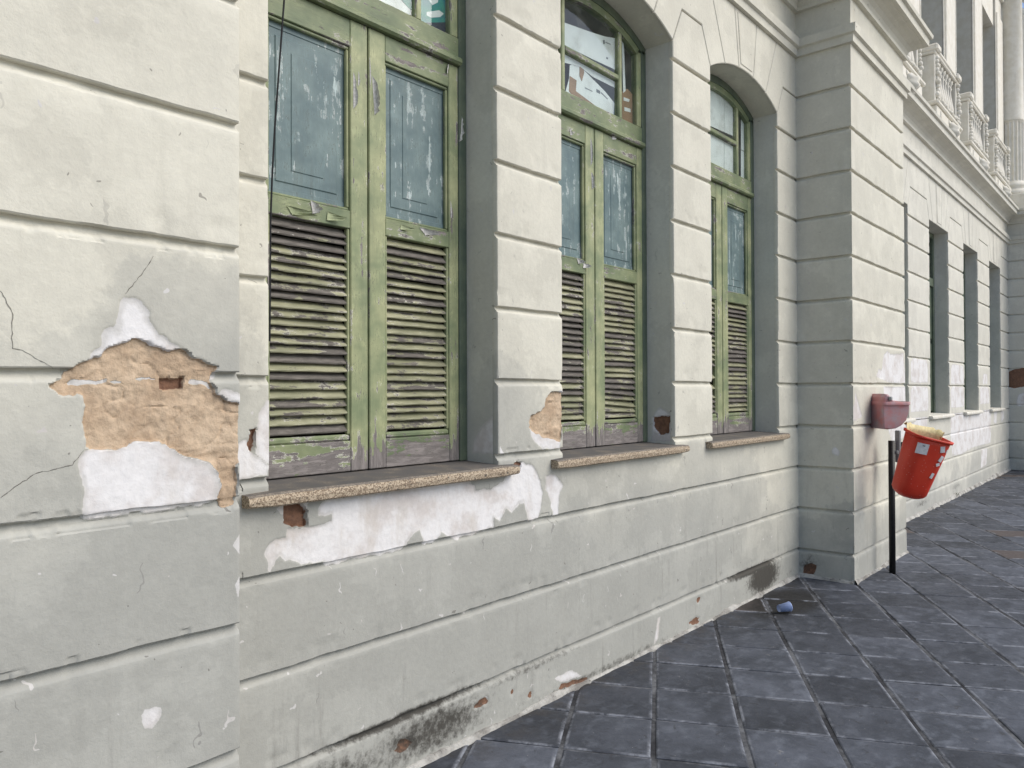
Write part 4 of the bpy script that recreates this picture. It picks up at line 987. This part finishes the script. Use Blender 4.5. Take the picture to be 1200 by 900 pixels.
for i, s in enumerate((Hh - .20, Hh - .06, Hh - .004, Hh + .050, Hh + .030)):
    g_ = (-.014, -.010, -.008, .004, .018)[i]
    rows.append([bp((q[0]*(1 + .02*math.sin(k*1.9)), q[1]*(1 + .02*math.cos(k*2.3))), s + .008*math.sin(k*2.1 + i)) for k, q in enumerate(loopat(1, g_))][0:12] )
m.quadgrid(rows); m.build('liner', M_LINER, bk, True)
def sticker(u, v, w_, h_, mat=M_STK, rot=0.0, name='sticker', ang=None):
    # a thin plate lying on the bucket's front: local frame of the bucket
    p = at_pix(u, v, TB - .14); d = (at_pix(u, v, TB) - at_pix(u, v, 1)).normalized()
    rel = p - bc; qx, s = rel.dot(sx_), rel.dot(ax); f = max(0, s/Hh)
    hd = .100 + .03*f; side = -1 if sy_.dot(fI) > 0 else 1
    hw = .118 + .030*f; y = hd*side
    rad = .065 + .01*f; ex = abs(qx) - (hw - rad)
    nx, ny = 0, side
    if ex > 0: ex = min(ex, rad*.94); c_ = math.sqrt(rad*rad - ex*ex); y = side*(hd - rad + c_); nx, ny = math.copysign(ex/rad, qx), side*c_/rad
    cpt = bp((qx, y), s); nrm = (sx_*nx + sy_*ny).normalized(); t1 = (ax - nrm*ax.dot(nrm)).normalized(); t2 = nrm.cross(t1)
    cr, sr = math.cos(rot), math.sin(rot); a1 = t1*cr + t2*sr; a2 = t2*cr - t1*sr
    m = MB(); rows = [[cpt + nrm*z + a2*w_*x + a1*h_*y_ for x, y_ in ((-.5, -.5), (.5, -.5), (.5, .5), (-.5, .5))] for z in (-.006, .0025)]
    m.quadgrid(rows, True); m.face(rows[-1]); return m.build(name, mat, bk)
sticker(1075.5, 523, .085, .085, rot=.05); sticker(1077, 519.5, .016, .008, M_INK, name='printed_mark')
sticker(1099, 524, .035, .050, rot=.3); sticker(1099, 536, .030, .05, rot=-.3); sticker(1096, 543, .028, .024, rot=.5); sticker(1091, 557, .022, .045, rot=-.2); sticker(1105, 527, .010, .03)
# faded hood above the post
h0 = at_pix(1042, 489, 6.42)
def hp(a, b, c_): return h0 + rI*a + zI*b + fI*c_
prof = [(-.125, -.085), (-.075, -.092), (-.01, -.085), (.045, -.060), (.090, -.018), (.112, .04), (.118, .085), (.118, .115), (.110, .122), (-.02, .135), (-.05, .150), (-.075, .185), (-.098, .188), (-.118, .165), (-.130, .10), (-.132, .0)]
prof = [(a*.90, b*1.05) for a, b in prof]
m = MB(); rows = []
for dpt, sc in ((-.135, .90), (-.125, .97), (-.10, 1.0), (.10, 1.0), (.125, .97), (.135, .90)):
    rows.append([hp(a*sc, b*sc, dpt) for a, b in prof])
m.quadgrid(rows, True); m.face(rows[0]); m.face(rows[-1]); hd_ = m.build('hood', M_PINK, LB)
m = MB(); loop = rr_loop(.115, .147, .03)
m.quadgrid([[hp(q[0] - .004, .104, q[1]) for q in loop], [hp(q[0] - .004, .130, q[1]) for q in rr_loop(.117, .149, .03)], [hp(q[0] - .004, .132, q[1]) for q in rr_loop(.108, .140, .03)]], True); m.build('rim', M_PINK, hd_, True)
m = MB(); m.face([hp(q[0] - .004, .1335, q[1]) for q in rr_loop(.102, .134, .03)]); m.build('opening_shade', M_DARK, hd_)  # dark face standing in for the shade inside the hood's hollow
m = MB(); m.box(-.018, .018, -.012, .012, -.016, .016, .005, M=Matrix.Translation(hp(-.055, .158, -.137))); m.build('latch', M_STEEL, hd_)

# ------------------------------------------------------------------ cup on the paving, weed at the wall foot
cx_, cy_ = onG((919, 718)); m = MB(); n = 18
Mc = Matrix.Translation((cx_, cy_, .036)) @ Matrix.Rotation(R(-33), 4, 'Z') @ Matrix.Rotation(R(86), 4, 'Y')
def cr(r, z): return [tuple(Mc @ Vector((r*math.cos(2*math.pi*k/n), r*math.sin(2*math.pi*k/n), z))) for k in range(n)]
m.quadgrid([cr(.0225, -.042), cr(.024, -.044), cr(.0325, .038), cr(.0350, .040), cr(.0350, .043), cr(.0320, .043), cr(.0225, -.038)], True); m.face(cr(.0225, -.042)); m.face(cr(.0225, -.038))
tag(m.build('plastic_cup', M_CUP, None, True), 'small pale blue plastic cup lying on the dark paving near the wall', 'cup')
wx, wy = onG((1119, 582)); m = MB(); rw = random.Random(5)
for i in range(26):
    a = rw.uniform(0, 6.28); L = rw.uniform(.03, .07); bx_, by_ = wx + rw.uniform(-.10, .10), wy + rw.uniform(-.03, .02)
    tip = Vector((bx_ + math.cos(a)*L*.7, by_ + math.sin(a)*L*.7, L)); sd_ = Vector((-math.sin(a), math.cos(a), 0))*.004; b0 = Vector((bx_, by_, -.006))
    mid = b0.lerp(tip, .5) + Vector((0, 0, L*.2)); m.quadgrid([[b0 - sd_, b0 + sd_], [mid - sd_, mid + sd_], [tip - sd_*.1, tip + sd_*.1]])
tag(m.build('weed_tuft', M_GRASS), 'small green weed tuft growing at the foot of the far wall', 'plant')
